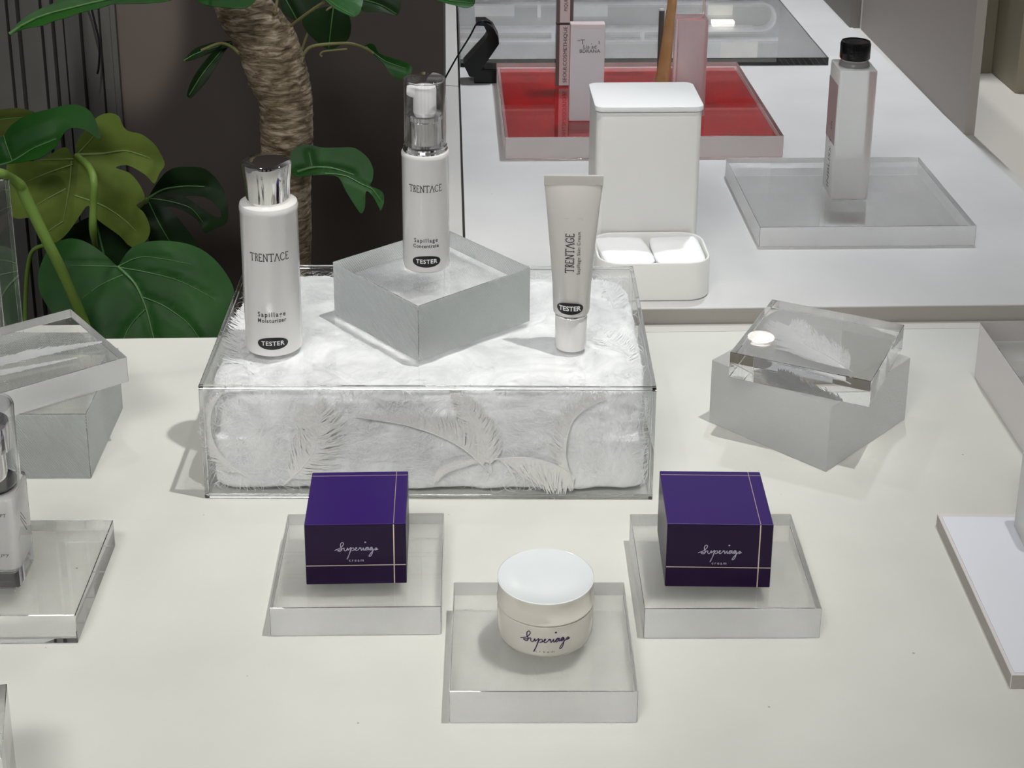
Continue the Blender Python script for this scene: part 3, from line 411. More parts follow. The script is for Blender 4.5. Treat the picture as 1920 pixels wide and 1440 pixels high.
# feathers pressed against the front and the top of the case
def FXZ(px,py): return ((px-803)/857*.314,-hy+t_+.0012,.004+(935-py)/208*.0835)
def FXY(px,py):
    t=(727-py)/(727-497); yy=-hy+t*d_*(1.0+.14*(1-t)); s=857-(857-746)*t; cx=800+22*t
    return ((px-cx)/s*.314,yy,h_-t_-.0022)
cF='feathers inside the clear case'
def cfeather(pts,fr,hw,label,nrm,**k):
    k.setdefault('bw',.0007); k.setdefault('n',150); o=mk('feather',feather_bm([fr(*p) for p in pts],hw,nrm,**k),M_feath2 if fr is FXZ else M_feather); o.location=FB.location; o.rotation_euler=FB.rotation_euler; tag(o,label,'feather',cF)
F_=(0,-1,0); T_=(0,0,1)
cfeather([(452,906),(418,880),(392,830),(396,775),(425,735)],FXZ,.016,'long curved feather at the left end of the case front',F_,one=-1,rs=1,ang=38)
cfeather([(525,922),(560,890),(588,850),(594,805),(588,770)],FXZ,.024,'fluffy feather standing in the left half of the case front',F_,rs=2,ang=28,jit=.5,n=120,tipw=.8)
cfeather([(922,900),(860,845),(770,808),(665,790)],FXZ,.034,'wide flat feather with its tip pointing left, middle of the case front',F_,rs=3,ang=30,one=1,n=170,tipw=.1)
cfeather([(924,895),(908,840),(880,780),(850,738)],FXZ,.022,'feather rising from the middle of the case front to its upper edge',F_,rs=4,ang=32,n=140)
cfeather([(924,872),(985,868),(1040,880),(1082,905)],FXZ,.026,'ribbed feather lying low right of the middle of the case front',F_,rs=5,one=1,ang=20,n=110,bw=.0009,tipw=.9)
cfeather([(810,925),(830,895),(870,880),(915,872)],FXZ,.009,'small thin-quilled feather at the bottom middle of the case front',F_,rs=6,ang=50)
cfeather([(1078,915),(1064,860),(1075,800),(1105,770),(1136,755)],FXZ,.017,'curved feather bending to the right at the right of the case front',F_,rs=7,one=-1,ang=30,bw=.0008,tipw=.6)
cfeather([(560,600),(545,560),(560,530),(600,515)],FXY,.022,'feather under the case top between the left bottle and the block',T_,rs=8,ang=38)
cfeather([(470,700),(440,660),(450,600),(470,560)],FXY,.028,'feather under the case top left of the left bottle',T_,rs=9,ang=38)
cfeather([(880,715),(850,690),(860,660),(940,640),(1000,660)],FXY,.028,'wide feather under the case top in front of the acrylic block',T_,rs=10,ang=62)
cfeather([(1180,700),(1150,650),(1100,620),(1040,625)],FXY,.030,'broad feather under the case top at its right end',T_,rs=11,ang=35)
cfeather([(1160,600),(1150,560),(1120,530),(1060,515)],FXY,.028,'feather under the case top behind the tube',T_,rs=12,ang=35)
cfeather([(640,700),(620,670),(660,650),(740,690)],FXY,.026,'feather under the case top in front of the left bottle',T_,rs=13,ang=60)
# single feathers in the slabs
o=mk('feather',feather_bm([(.2925,1.030,.0642),(.283,1.052,.0642),(.268,1.078,.0642),(.262,1.108,.0642)],.036,(0,0,1),n=300,ang=46,rs=21,jit=.3,bw=.0007,tipw=.85,curl=.03),M_feather)
tag(o,'single white feather embedded in the clear slab at the right','feather')
for i,(a,b,c_,hw) in enumerate((((-.345,1.055),(-.31,1.078),(-.262,1.098),.022),((-.350,1.040),(-.325,1.052),(-.275,1.075),.014))):
    o=mk('feather',feather_bm([(*a,.0625-i*.004),(*b,.0625-i*.004),(*c_,.0625-i*.004)],hw,(0,0,1),n=260,ang=58,rs=31+i,bw=.0009),M_feather)
    tag(o,('white feather lying inside the turned slab at the left, the rear one','white feather lying inside the turned slab at the left, nearer the front face')[i],'feather')

# ================================================================ PRODUCTS
def tester(parent,rad,z,w2,phi=0,txt=.0038,yoff=0):
    s=put(oval_faces(w2,w2*.42),parent,M_sticker,on_cyl(rad+.00015,z,phi),'sticker',label='black oval tester sticker')
    put(text_faces('TESTER',w2*.42,xs=1.0,space=1.1,bold=.00008),s,M_paper,on_cyl(rad+.0003,z,phi),'sticker_text')
def ctext(parent,rad,z,width,h,phi=0): put(serif('TRENTACE',width,h),parent,M_ink,on_cyl(rad+.00012,z,phi))
# left bottle
B=thing('lotion_bottle','tall white cylindrical bottle with a mirror chrome cap, left on the case','bottle',(-.1258,1.0497,.0877+2*E_))
body=mk('bottle_body',lathe([(0,0),(.0180,0),(.0197,.0012),(.0203,.004),(.0203,.1062),(.0206,.1066),(.0206,.1095),(.0200,.1115),(.0180,.1125),(.0150,.1128),(0,.1128)],96),M_white,B,smooth=40)
mk('cap',lathe([(0,.1128),(.0152,.1128),(.0153,.1135),(.0160,.128),(.0171,.1392),(.0169,.1408),(.0150,.1420),(.008,.1428),(0,.1430)],96),M_chrome,B,smooth=50,label='mirror chrome cap')
phi=.06
ctext(B,.0203,.0770,.0285,.0055,phi); put(text_faces('Sapillage',.0050,space=1.35,xs=.85,bold=.00010),B,M_ink,on_cyl(.0204,.0335,phi)); put(text_faces('Moisturizer',.0043,space=1.2,xs=.85,bold=.00010),B,M_ink,on_cyl(.0204,.0288,phi)); tester(B,.0203,.0112,.0112,phi)
# pump bottle
B=thing('pump_bottle','white pump bottle with a chrome collar under a clear cap, on the diagonal block','bottle',(-.0162,1.0913,.1313+4*E_))
mk('bottle_body',lathe([(0,0),(.0152,0),(.0166,.001),(.0172,.0035),(.0172,.0865),(.0175,.0870),(.0175,.0892),(.0170,.0903),(.0163,.0905),(0,.0905)],96),M_white,B,smooth=40)
mk('collar',lathe([(.0,.0905),(.0162,.0905),(.0164,.0918),(.0156,.0932),(.0158,.0945),(.0150,.0955),(.0119,.0957),(.0119,.1135),(.0128,.1145),(.0129,.1175),(.0122,.1185),(.0085,.1195),(0,.1195)],96),M_chrome,B,smooth=35,label='polished chrome collar')
bm=lathe([(0,.119),(.0084,.1192),(.0084,.1365),(.0078,.1385),(.004,.1390),(0,.1390)],48)
noz=loft([[(x,yy,zz) for yy,zz in ((-.0042,z0),(-.0052,(z0+z1)/2),(-.0042,z1),(.0042,z1),(.0052,(z0+z1)/2),(.0042,z0))] for x,z0,z1 in ((-.002,.1300,.1388),(-.007,.1308,.1386),(-.0110,.1322,.1382),(-.0128,.1335,.1376))]); me=bpy.data.meshes.new('n'); noz.to_mesh(me); noz.free(); bm.from_mesh(me)
mk('pump_head',bm,mat('white_pump_plastic',(.88,.88,.88),.3),B,smooth=40)
mk('clear_cap',lathe([(.0152,.0958),(.0152,.1432),(.0148,.1444),(.0138,.1450),(0,.1450),(0,.1440),(.0135,.1440),(.0141,.1430),(.0141,.0958),(.0152,.0958)],96),capsheet,B,smooth=40,label='clear plastic cap')
mk('cap_rim',tube([(.0147*math.cos(2*math.pi*k/48),.0147*math.sin(2*math.pi*k/48),.1436,.0006) for k in range(49)],seg=8),clear,B,smooth=60)
phi=.0
ctext(B,.0172,.0662,.0252,.0050,phi); put(text_faces('Sapillage',.0044,space=1.35,xs=.85,bold=.0001),B,M_ink,on_cyl(.0173,.0262,phi)); put(text_faces('Concentrate',.0039,space=1.15,xs=.85,bold=.0001),B,M_ink,on_cyl(.0173,.0218,phi)); tester(B,.0172,.0098,.0108,phi+.02)
# tube
B=thing('cream_tube','pearly white squeeze tube standing on its cap, right on the case','tube',(.088,1.0436,.0877+2*E_),R(-3))
def sect(hw,ht,z,n=40,pw=2.0): return [(hw*math.copysign(abs(math.cos(2*math.pi*k/n))**(2/pw),math.cos(2*math.pi*k/n)),ht*math.copysign(abs(math.sin(2*math.pi*k/n))**(2/pw),math.sin(2*math.pi*k/n)),z) for k in range(n)]
M_tube=mat('pearl_white_tube',(.68,.66,.63),.28,coat=.4,metal=.15)
mk('cap',lathe([(0,0),(.0108,0),(.0114,.0008),(.0115,.0245),(.0110,.0252),(0,.0252)],64),M_white,B,smooth=40)
mk('neck_ring',lathe([(.009,.0250),(.0115,.0254),(.0118,.0262),(.0116,.0272),(.009,.0276)],64),M_chrome,B,smooth=60,label='narrow chrome ring')
rings=[sect(.0110,.0110,.0272),sect(.0128,.0126,.0280),sect(.0132,.0130,.0300),sect(.0139,.0125,.050),sect(.0155,.0112,.070),sect(.0172,.0090,.090),sect(.0186,.0062,.106),sect(.0198,.0034,.118),sect(.0206,.0012,.1245)]
mk('tube_body',loft(rings),M_tube,B,smooth=50)
bm=box_bm(-.0208,.0208,-.0011,.0011,.1240,.1312)
for i in range(46):
    x=-.0203+i*.0009; box_bm(x-.00015,x+.00015,-.0015,.0015,.1243,.1309,bm)
mk('crimp',bm,M_tube,B)
M_emb=mat('embossed_line',(.55,.50,.46),.4)
def on_tube(dz): 
    S_=[(.028,.0128,.0126),(.030,.0132,.0130),(.050,.0139,.0125),(.070,.0155,.0112),(.090,.0172,.0090),(.106,.0186,.0062),(.118,.0198,.0034),(.1245,.0206,.0012)]
    def f(x,y):
        z=y+dz
        for (z0,a0,c0),(z1,a1,c1) in zip(S_,S_[1:]):
            if z<=z1: break
        t=(z-z0)/(z1-z0); hw=a0+(a1-a0)*t; ht=c0+(c1-c0)*t; return (x,-ht*math.sqrt(max(0,1-(x/hw)**2))-.0003,z)
    return f
V,F=serif('TRENTAGE',.0285,.0058); put(([(-y-.0022,x) for x,y in V],F),B,M_ink,on_tube(.0765)); V,F=text_faces('Sapillage Skin Cream',.0034,space=1.1); put(([(-y+.0042,x) for x,y in V],F),B,M_ink,on_tube(.0765))
for ln in ([(-.009,.0455),(.008,.0455)],[(-.006,.1015),(.006,.1015),(.007,.100)]): put(stroke_faces([ln],.00025),B,M_emb,on_tube(0),'embossed_line')
s=put(oval_faces(.0103,.0045),B,M_sticker,lambda x,y:((.0134)*math.sin(x/.0134-.12),-.0134*math.cos(x/.0134-.12)-.0003,.0352+y),'sticker',label='black oval tester sticker'); put(text_faces('TESTER',.0050,bold=.00012),s,M_paper,lambda x,y:(.0136*math.sin(x/.0136-.12),-.0136*math.cos(x/.0136-.12)-.0004,.0352+y),'sticker_text')
# violet boxes
def violet(loc,rz,dims,label):
    a,b,h=dims; B=thing('violet_box',label,'gift box',loc,R(rz),'violet cream boxes on acrylic plates')
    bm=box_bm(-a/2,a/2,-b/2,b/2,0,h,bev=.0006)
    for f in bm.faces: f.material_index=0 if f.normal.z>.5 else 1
    mk('carton',bm,[M_purple,M_purple_shade],B)
    bm=bmesh.new(); e_=.00012; gx=.378*a
    box_bm(gx-.00035,gx+.00035,-b/2-e_,-b/2+.0002,.0002,h-.0004,bm); box_bm(-a/2+.0004,a/2-.0004,-b/2-e_,-b/2+.0002,.0135*h/.0426-.0002,.0135*h/.0426+.0003,bm)
    box_bm(gx-.0002,gx+.0002,-b/2+.0006,b/2-.0006,h-.0002,h+e_,bm); box_bm(-a/2+.0006,a/2-.0006,b/2-.0052,b/2-.0048,h-.0002,h+e_,bm)
    mk('gold_line',bm,M_gold,B,label='thin pale gold lines')
    put(script_word(.0255),B,M_lav,on_front(-b/2-.0003,.0005,.0245)); put(text_faces('cream',.0028,space=1.4),B,M_lav,on_front(-b/2-.0003,.0003,.0172))
violet((-.058,.8836,.0201+3*E_),-.18,(.0621,.0621,.0424),'glossy violet box with thin gold lines on the left acrylic plate')
violet((.1663,.8717,.0214+3*E_),-3.0,(.0648,.0625,.0444),'glossy violet box with thin gold lines on the right acrylic plate')
# jar
B=thing('cream_jar','round cream white jar with a glossy milky top on the front plate','jar',(.0557,.8020,.0211+3*E_))
mk('jar_body',lathe([(0,0),(.0260,0),(.0274,.0007),(.0281,.0028),(.0283,.0075),(.0283,.0180),(.0282,.0206),(.0272,.0213),(0,.0213)],96),M_jar,B,smooth=50)
bm=lathe([(0,.0216),(.0278,.0216),(.0286,.0221),(.0286,.0232),(.0280,.0240),(.0281,.0340),(.0284,.0356),(.0284,.0366),(.0278,.0370),(.0268,.0366),(.015,.0359),(0,.0357)],96)
for f in bm.faces: f.material_index=1 if (f.calc_center_median().z>.0355 and f.normal.z>.3) else 0
mk('lid',bm,[M_jar,M_cream],B,smooth=50,label='cream lid with a shallow milky dish on top')
put(script_word(.0285),B,mat('violet_ink',(.03,.01,.08),.3),on_cyl(.02845,.0118,-.06)); put(text_faces('cream',.0030,space=1.6),B,M_ink,lambda x,y:(.0282*math.sin(x/.0282-.06),-.0282*math.cos(x/.0282-.06),.0052+y))
# ---------------------------------------------------------------- left glass bottle
B=thing('perfume_bottle','square thick-glass bottle with white inside and chrome pump, left edge plate','bottle',(-.2805,.8700,.020+3*E_),R(-1))
mk('glass_body',prism(rr(.035,.034,.004,5),0,.0640,bev=.002),clear,B,smooth=35)
mk('inner_vessel',prism(rr(.0315,.0305,.004,5),.0125,.0618,bev=.0015),M_white,B,smooth=35)
mk('gasket',lathe([(0,.0641),(.0155,.0641),(.0155,.0662),(0,.0662)],48),M_black,B,smooth=40)
mk('pump_collar',lathe([(.0,.0663),(.0105,.0665),(.0105,.088),(.0142,.0885),(.0145,.105),(.0138,.1065),(0,.1065)],64),M_chrome,B,smooth=35,label='chrome pump collar')
mk('clear_cap',lathe([(.0180,.0665),(.0180,.1165),(.0172,.1180),(0,.1180),(0,.1168),(.0166,.1168),(.0168,.116),(.0168,.0665),(.0180,.0665)],64),capsheet,B,smooth=40)
put(text_faces('SSPPT',.0034),B,M_ink,on_front(-.01545,.008,.0515)); put(text_faces('eau pry',.0036,shear=.3),B,M_ink,on_front(-.01545,.006,.0245))
put(stroke_faces([[(-.006,-.008),(.004,.006)],[(-.005,0),(.003,.010)],[(-.006,-.004),(.004,.008)]],.0006),B,M_ink,lambda x,y:(.0159,-x,.036+y))
# bottom-left block
B=thing('acrylic_stand','faceted clear acrylic stand at the lower left corner of the table','stand',(-.255,.672,E_),R(12))
bm=acrylic((.062,.058,.0635)); mk('stand_body',bm,[clear,clear],B)
put(oval_faces(.013,.018),B,mat('grey_textured_patch',(.30,.34,.33),.6,bump=(900,1,.001)),lambda x,y:(x+.012,-.0293,.030+y),'textured_patch')
put(text_faces('III',.009,shear=.2),B,M_ink,on_front(-.0294,.020,.008))
# tall clear case behind the left slab
B=thing('feather_case','tall narrow clear acrylic case with feather wisps behind the left slab','display case',(-.3905,1.185,E_),R(2))
mk('case_shell',box_bm(-.040,.040,-.030,.030,0,.157),sheet,B); bm=bmesh.new()
for sx in (-1,1):
    for sy in (-1,1): box_bm(sx*.0382-.0015,sx*.0382+.0015,sy*.0282-.0015,sy*.0282+.0015,.0005,.1565,bm,bev=.0002)
for sy in (-1,1): box_bm(-.036,.036,sy*.0282-.0015,sy*.0282+.0015,.1535,.1565,bm,bev=.0002)
mk('glued_edges',bm,clear,B)
o=mk('feather',feather_bm([(-.37,1.178,.010),(-.365,1.18,.04),(-.375,1.18,.075)],.014,(0,-1,.1),n=50,ang=50,rs=41),M_feather); tag(o,'thin white feather wisp inside the tall narrow case','feather')
# white sheet plate right + bottle
B=thing('sheet_plate','flat clear acrylic frame holding a bright white sheet, right table edge','acrylic plate',(.431,.848,E_),R(-2.5))
mk('acrylic_frame',acrylic((.205,.172,.0098)),[M_lilac,mat('warm_grey_satin_edge',(.55,.52,.49),.5,trans=.3)],B)
tag(mk('white_sheet',box_bm(-.1005,.1005,-.0845,.0810,.0100,.0104),M_sheet,B))
B=thing('glass_bottle','pale square bottle with black lettering cut off by the right edge','bottle',(.4022,.9015,.0108+2*E_),R(-4))
mk('bottle_body',prism(rr(.050,.036,.004,5),0,.0780,bev=.0015),M_frostb,B,smooth=35); put(text_faces('fit',.009),B,M_ink,on_front(-.0183,-.0165,.044)); put(text_faces('G',.010),B,M_ink,on_front(-.0183,-.0170,.036))
# ---------------------------------------------------------------- white cotton dispenser
B=thing('cotton_dispenser','white upright box dispenser with a rounded open tray in front, on the back counter','dispenser',(.1815,1.354,HS+E_))
mk('dispenser_body',prism(rr(.0955,.0745,.007,8,0,.0380),0,.1500,bev=.0006),M_holder,B,smooth=35)
mk('dispenser_lid',prism(rr(.0985,.0775,.008,8,0,.0380),.1512,.1562,bev=.0008),M_lid,B,smooth=35)
o_=rr(.1010,.0745,.021,10,.0,-.0378)
def sh(d): return rr(.1010-2*d,.0745-2*d,.021-d,10,.0,-.0378)
rings=[[(*p,.0) for p in sh(.0015)],[(*p,.0015) for p in sh(0)],[(*p,.0350) for p in sh(0)],[(*p,.0358) for p in sh(.0006)],[(*p,.0358) for p in sh(.0020)],[(*p,.0350) for p in sh(.0026)],[(*p,.0030) for p in sh(.0026)]]
mk('tray',loft(rings),M_holder,B,smooth=40)
for i,(x,a,rz) in enumerate(((-.0235,.042,3),(.0235,.041,-2))):
    for k in range(4):
        bm=bmesh.new(); bmesh.ops.create_cube(bm,size=2); bmesh.ops.subdivide_edges(bm,edges=list(bm.edges),cuts=14,use_grid_fill=True)
        for v_ in bm.verts:
            p=v_.co; n=(abs(p.x)**6+abs(p.y)**6)**(1/6); e_=max(0,1-max(abs(p.x),abs(p.y))**4*.85); bulge=.0042*(.35+.65*e_)
            v_.co=Vector((p.x*a/2*1.09*(1 if n<=1 else 1/n),p.y*.0315*(1 if n<=1 else 1/n),p.z*bulge+noise.noise(Vector((p.x*2,p.y*2,k+i*7)))*.0006))
        o=mk('cotton_pad',bm,M_cotton,smooth=180); o.location=(.1815+x,1.3162,HS+.0078+k*.0080); o.rotation_euler=(0,R((2,-2)[i]),R(rz+k)); 
        tag(o,'square white cotton pad in the %s stack of the dispenser tray, %s'%(('left','right')[i],('bottom one','second from below','third from below','topmost')[k]),'cotton pad','cotton pads in the dispenser tray')
# ---------------------------------------------------------------- red tray and what stands on it
RZ=HS+.0262+3*E_
B=thing('red_tray','thick square pink-edged acrylic tray with a deep red floor, back counter','tray',(.2174,1.8048,HS+E_))
bm=acrylic((.3087,.2969,.0250)); 
for v_ in bm.verts: v_.co.z+=.0010
mk('acrylic_body',bm,[M_pinked,mat('grey_frosted_pink_edge',(.80,.76,.74),.5,trans=.5)],B); mk('red_floor',box_bm(-.1500,.1500,-.1440,.1440,0,.0008),M_red,B,label='deep red floor sheet')
B=thing('slim_case','tall slim brown-grey case with a pale pink lettered front, on the red tray','case',(.1413,1.8545,RZ))
mk('case_body',box_bm(-.0102,.0102,-.008,.008,0,.0770,bev=.0006),M_brown,B); mk('case_cap',box_bm(-.0102,.0102,-.008,.008,.0785,.150,bev=.0006),M_brown,B)
for z0,z1 in ((.0015,.0770),(.0800,.1470)): mk('label',box_bm(-.0060,.0060,-.0086,-.0081,z0,z1),M_pinkcard,B,label='pale pink label strip')
V,F=text_faces('SEOULCOSMETHIQUE',.0062,xs=1.15); put(([(-y+.001,x) for x,y in V],F),B,M_ink,on_front(-.0090,0,.040)); V,F=text_faces('PIQUE MARU',.0055); put(([(-y+.001,x) for x,y in V],F),B,M_ink,on_front(-.0090,0,.110))
B=thing('pink_carton','pale pink rectangular carton with small black lettering, on the red tray','carton',(.1568,1.718,RZ))
bm=box_bm(-.0193,.0193,-.007,.007,0,.1130,bev=.0006); mk('carton_body',bm,M_pinkcard,B); mk('front_panel',box_bm(-.0178,.0178,-.0074,-.0071,.0015,.108),mat('white_lilac_panel',(.68,.64,.67),.4),B)
put(text_faces('“T   .   ı',.0080),B,M_ink,on_front(-.0077,.001,.0925)); put(text_faces('Lia ad',.0065),B,M_ink,on_front(-.0077,.0025,.0870)); put(text_faces('BDRANA',.0058),B,M_ink,on_front(-.0077,.0025,.0820))
B=thing('pink_bottle','frosted pink flat bottle with a thin straw rising from its top, on the red tray','bottle',(.2763,1.738,RZ))
mk('bottle_body',prism(rr(.0355,.028,.0025,4),0,.1140,bev=.001),M_pinkb,B,smooth=35); mk('straw',tube([(.0140,0,.114,.0016),(.0138,0,.130,.0013),(.0145,0,.165,.0016)],seg=12),mat('clear_pink_straw',(.95,.75,.70),.05,trans=.8,ior=1.4),B,smooth=60)
o=mk('wooden_stick',tube([(p.x,p.y,p.z,r_) for p,r_ in zip(smoothline([(.2515,1.802,RZ+.0002),(.2548,1.80,.063),(.2590,1.80,.110),(.2630,1.80,.1598),(.2660,1.80,.205)],4),[.0108,.0106,.0104,.0101,.0098,.0093,.0088,.0083,.0078,.0074,.0070,.0066,.0063,.0061,.0060,.0060,.0060])],seg=20,flat=.5),M_wood,smooth=60)
tag(o,'tan wooden spatula stick standing behind the white dispenser','spatula')
B=thing('dark_pen','thin dark grey cylinder with a pale tip behind the wooden stick','pen',(.2580,1.850,RZ))
mk('barrel',lathe([(0,0),(.0032,0),(.0034,.002),(.0034,.0935),(0,.0935)],24),M_dkgrey,B,smooth=40); mk('tip',lathe([(0,.0936),(.0030,.0936),(.0026,.0955),(0,.096)],24),mat('pale_tip',(.6,.6,.6),.4),B,smooth=40)
# ---------------------------------------------------------------- tall bottle
B=thing('tall_bottle','tall square translucent bottle with a round black cap, on the wide back plate','bottle',(.4000,1.4915,HS+.0205+3*E_),R(-1.5))
mk('bottle_body',prism(rr(.0370,.0440,.0030,5),0,.1335,bev=.0012),M_frostb,B,smooth=35); mk('neck',lathe([(0,.1335),(.0150,.1335),(.0145,.1365),(.0125,.1385),(.0125,.1420),(0,.1420)],48),M_frostb,B,smooth=40)
mk('cap',lathe([(0,.1405),(.0142,.1405),(.0148,.1415),(.0148,.1555),(.0138,.1580),(.0125,.1583),(.0120,.1575),(0,.1575)],64),M_black,B,smooth=40,label='round black cap')
l_=mk('label',box_bm(-.0189,-.01865,-.0195,.0195,.0560,.1180),M_pinkl,B,label='dusty pink label')
V,F=text_faces('INBLISS.T',.0120,xs=1.1); put(([(-y,x) for x,y in V],F),B,M_ink,lambda x,y:(-.0190,-x-.004,.034+y)); V,F=text_faces('th.',.0110); put(([(-y,x) for x,y in V],F),l_,M_ink,lambda x,y:(-.0191,-x-.004,.074+y))
# ---------------------------------------------------------------- black reader
B=thing('card_reader','black angled electronic reader with a cable at the left end of the counter','reader',(0,1.949,HS+E_))
mk('base',box_bm(.034,.064,0,.034,0,.0185,bev=.0015),M_black,B)
z0=HS+E_
P_=[(.0208,.0401),(.0282,.0242),(.0368,.0229),(.0661,.0670),(.0654,.0753),(.0588,.0877),(.0494,.0946),(.0368,.0945),(.0368,.0912),(.0468,.0905),(.0521,.0794),(.0481,.0712)]
bm=bmesh.new(); loft([[(x,yy,z-z0) for x,z in P_] for yy in (-.001,.030)],True,bm); mk('reader_head',bm,M_black,B)
mk('cable',tube([(*p,.0011) for p in smoothline([(.0560,.004,.0925-z0),(.0500,.002,.0955-z0),(.0425,0,.0960-z0),(.0370,0,.0925-z0),(.0283,0,.0758-z0),(.0114,0,.0479-z0),(-.0030,0,.0210-z0),(-.0075,0,.010-z0),(-.012,.002,-.03)],5)]),M_black,B,smooth=60)
# ================================================================ PLANTS
def leaf(d,parent,name='leaf'):
    n=Vector(d['n']).normalized(); e1=Vector((0,0,1)).cross(n).normalized(); e2=n.cross(e1); O=Vector(d['o'])
    # round the outline
    ctl=[(x/1000,y/1000,0) for x,y in d['pts']]
    pts=[(p.x,p.y) for p in smoothline(ctl+[ctl[0]],3)][:-1]
    L=max(Vector(p).length for p in pts); hol=[[(p.x,p.y) for p in smoothline([(x/1000,y/1000,0) for x,y in h]+[(h[0][0]/1000,h[0][1]/1000,0)],3)][:-1] for h in d['holes']]
    def inside(x,y,poly):
        c=False; j=len(poly)-1
        for i in range(len(poly)):
            xi,yi=poly[i]; xj,yj=poly[j]
            if (yi>y)!=(yj>y) and x<(xj-xi)*(y-yi)/(yj-yi)+xi: c=not c
            j=i
        return c
    mid=[Vector((x/1000,y/1000)) for x,y in d['veins'][0]]; allv=[[Vector((x/1000,y/1000)) for x,y in v_] for v_ in d['veins']]
    def dist(p,poly): 
        b=9
        for a,c in zip(poly,poly[1:]):
            ac=c-a; t=max(0,min(1,(p-a).dot(ac)/max(1e-9,ac.length_squared))); b=min(b,(p-a-ac*t).length)
        return b
    sd=hash(d['label'])%97 if 0 else len(d['label'])
    def surf(x,y,off=0):
        p=Vector((x,y)); r_=min(1.3,p.length/L); dm=dist(p,mid); dv=min(dist(p,v_) for v_ in allv)
        k=-d['bump']*r_*r_ + d['bump']*.55*min(1,dm/(.35*L)) - .0016*math.exp(-(dv/.0035)**2) + noise.noise(Vector((x*22,y*22,sd)))*.0022
        return O+e1*x+e2*y+n*(k+off)
    xs=[p[0] for p in pts]; ys=[p[1] for p in pts]; step=L/26; V=[Vector(p) for p in pts]; Eg=[(i,(i+1)%len(pts)) for i in range(len(pts))]
    for h in hol:
        b=len(V); V+=[Vector(p) for p in h]; Eg+=[(b+i,b+(i+1)%len(h)) for i in range(len(h))]
    x=min(xs)
    while x<max(xs):
        y=min(ys)
        while y<max(ys):
            xx,yy=x+step*.3*noise.noise(Vector((x*900,y*900,1))),y+step*.3*noise.noise(Vector((x*900,y*900,2)))
            if inside(xx,yy,pts) and not any(inside(xx,yy,h) for h in hol): V.append(Vector((xx,yy)))
            y+=step
        x+=step
    r=delaunay_2d_cdt(V,Eg,[],0,1e-6)
    bm=bmesh.new(); vs=[bm.verts.new(surf(p.x,p.y)) for p in r[0]]
    for f in r[2]:
        c=sum((r[0][i] for i in f),Vector((0,0)))/len(f)
        if inside(c.x,c.y,pts) and not any(inside(c.x,c.y,h) for h in hol):
            try: bm.faces.new([vs[i] for i in f])
            except ValueError: pass
    bmesh.ops.delete(bm,geom=[v_ for v_ in bm.verts if not v_.link_faces],context='VERTS')
    bmesh.ops.recalc_face_normals(bm,faces=bm.faces)
    for f in bm.faces:
        if f.normal.dot(n)<0: f.normal_flip()
    bmesh.ops.solidify(bm,geom=list(bm.faces),thickness=.0005)
    under=d['mat'] in('light',)
    for vi,v_ in enumerate(allv):
        P=smoothline([(p.x,p.y,0) for p in v_],5); w0=(.0017 if vi==0 else .0008)*min(1,L/.07)
        P=[p for p in P if inside(p.x,p.y,pts)]
        if len(P)>2: tube([(*surf(p.x,p.y,.0004),w0*(1-.8*i/len(P))+.0001) for i,p in enumerate(P)],bm,6,mi=1)
    return mk(name,bm,[LM[d['mat']],M_veinl if under else M_vein],parent,smooth=60,label=d['label'])
A=thing('monstera_plant','monstera plant with big heart-shaped and split green leaves behind the table','plant',(-.30,1.60,-.9))
F_=thing('ficus_tree','small ficus tree with a thick pale ridged trunk behind the table','tree',(-.164,1.46,-.9))
def offs(o,P):
    for ch in [o]: pass
def shift(o,root): o.location=-Vector(root.location); return o
for d in LEAVES_MONSTERA: shift(leaf(d,A),A)
for s in STEMS_MONSTERA[:]:
    P=smoothline([p[:3] for p in s],5); rs_=smoothline([(p[3],0,0) for p in s],5); shift(mk('stalk',tube([(*p,r_.x) for p,r_ in zip(P,rs_)],seg=12),M_stalk,A,smooth=60),A)
for d in LEAVES_FICUS: shift(leaf(d,F_),F_)
for s in STEMS_FICUS:
    P=smoothline([p[:3] for p in s],5); rs_=smoothline([(p[3],0,0) for p in s],5); shift(mk('twig',tube([(*p,r_.x) for p,r_ in zip(P,rs_)],seg=10),M_twig,F_,smooth=60),F_)
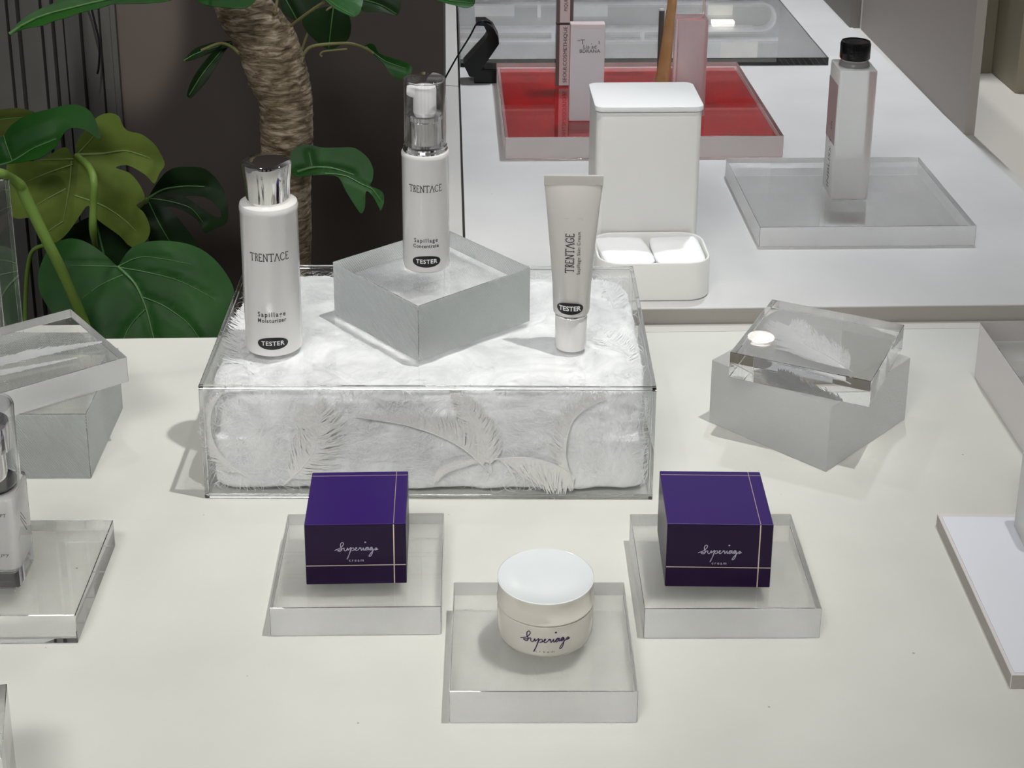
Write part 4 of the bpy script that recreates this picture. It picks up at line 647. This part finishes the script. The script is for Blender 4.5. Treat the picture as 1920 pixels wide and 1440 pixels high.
# trunk: ridged bark with knots
tp=[p for p in TRUNK]+[[-.168,1.46,-.5,.027],[-.168,1.46,-.74,.030]]
P=smoothline([p[:3] for p in tp],14); rr_=smoothline([(p[3],0,0) for p in tp],14); bm=bmesh.new(); rings=[]; seg=64; acc=0
knots=[(Vector((-.149,1.436,.200)),.007),(Vector((-.150,1.438,.112)),.008),(Vector((-.158,1.437,.18)),.004),(Vector((-.169,1.436,.143)),.004),(Vector((-.144,1.437,.165)),.005)]
for i,p in enumerate(P):
    t=(P[min(i+1,len(P)-1)]-P[max(i-1,0)]).normalized(); a=Vector((0,1,0)); a=(a-t*a.dot(t)).normalized(); s=t.cross(a); ring=[]
    for k in range(seg):
        th=2*math.pi*k/seg; d=a*math.cos(th)+s*math.sin(th); q=p+d*rr_[i].x
        nn=noise.noise(Vector((q.x*30,q.y*30,q.z*210)))*.0011+noise.noise(Vector((q.x*80,q.y*80,q.z*420)))*.0005+noise.noise(q*14)*.0016
        for kc,kr in knots:
            dd=(q-kc).length
            if dd<kr*1.8: nn+=.0022*math.exp(-((dd-kr)/(kr*.35))**2)-.0018*math.exp(-(dd/(kr*.5))**2)
        ring.append(bm.verts.new(q+d*nn))
    rings.append(ring)
for a,b in zip(rings,rings[1:]):
    for k in range(seg): bm.faces.new((a[k],a[(k+1)%seg],b[(k+1)%seg],b[k]))
bm.faces.new(rings[0]); bm.faces.new(list(reversed(rings[-1]))); bmesh.ops.recalc_face_normals(bm,faces=bm.faces)
shift(mk('trunk',bm,M_bark,F_,smooth=180),F_)
for root,x,y in ((A,-.36,1.62),(F_,-.168,1.46)):
    o=mk('pot',lathe([(0,0),(.09,0),(.10,.02),(.115,.19),(.115,.20),(.105,.20),(.10,.17),(0,.17)],48),M_pot,root,smooth=40); o.location=(x-root.location.x,y-root.location.y,0)
# round lamp high over the back of the shop; its mirror image is the pale oval on the clear slab at the right
bm=lathe([(0,0),(.056,0),(.060,.004),(.060,.05),(0,.05)],48)
struct('ceiling_lamp',bm,mat('lamp_housing',(.8,.8,.8),.4)).location=(1.2303,5.6635,2.3)
bm=lathe([(0,-.001),(.052,-.001)],48)
struct('ceiling_lamp_disc',bm,mat('lamp_disc',(1,1,1),.5,emit=((1,.95,.86),6))).location=(1.2303,5.6635,2.298)
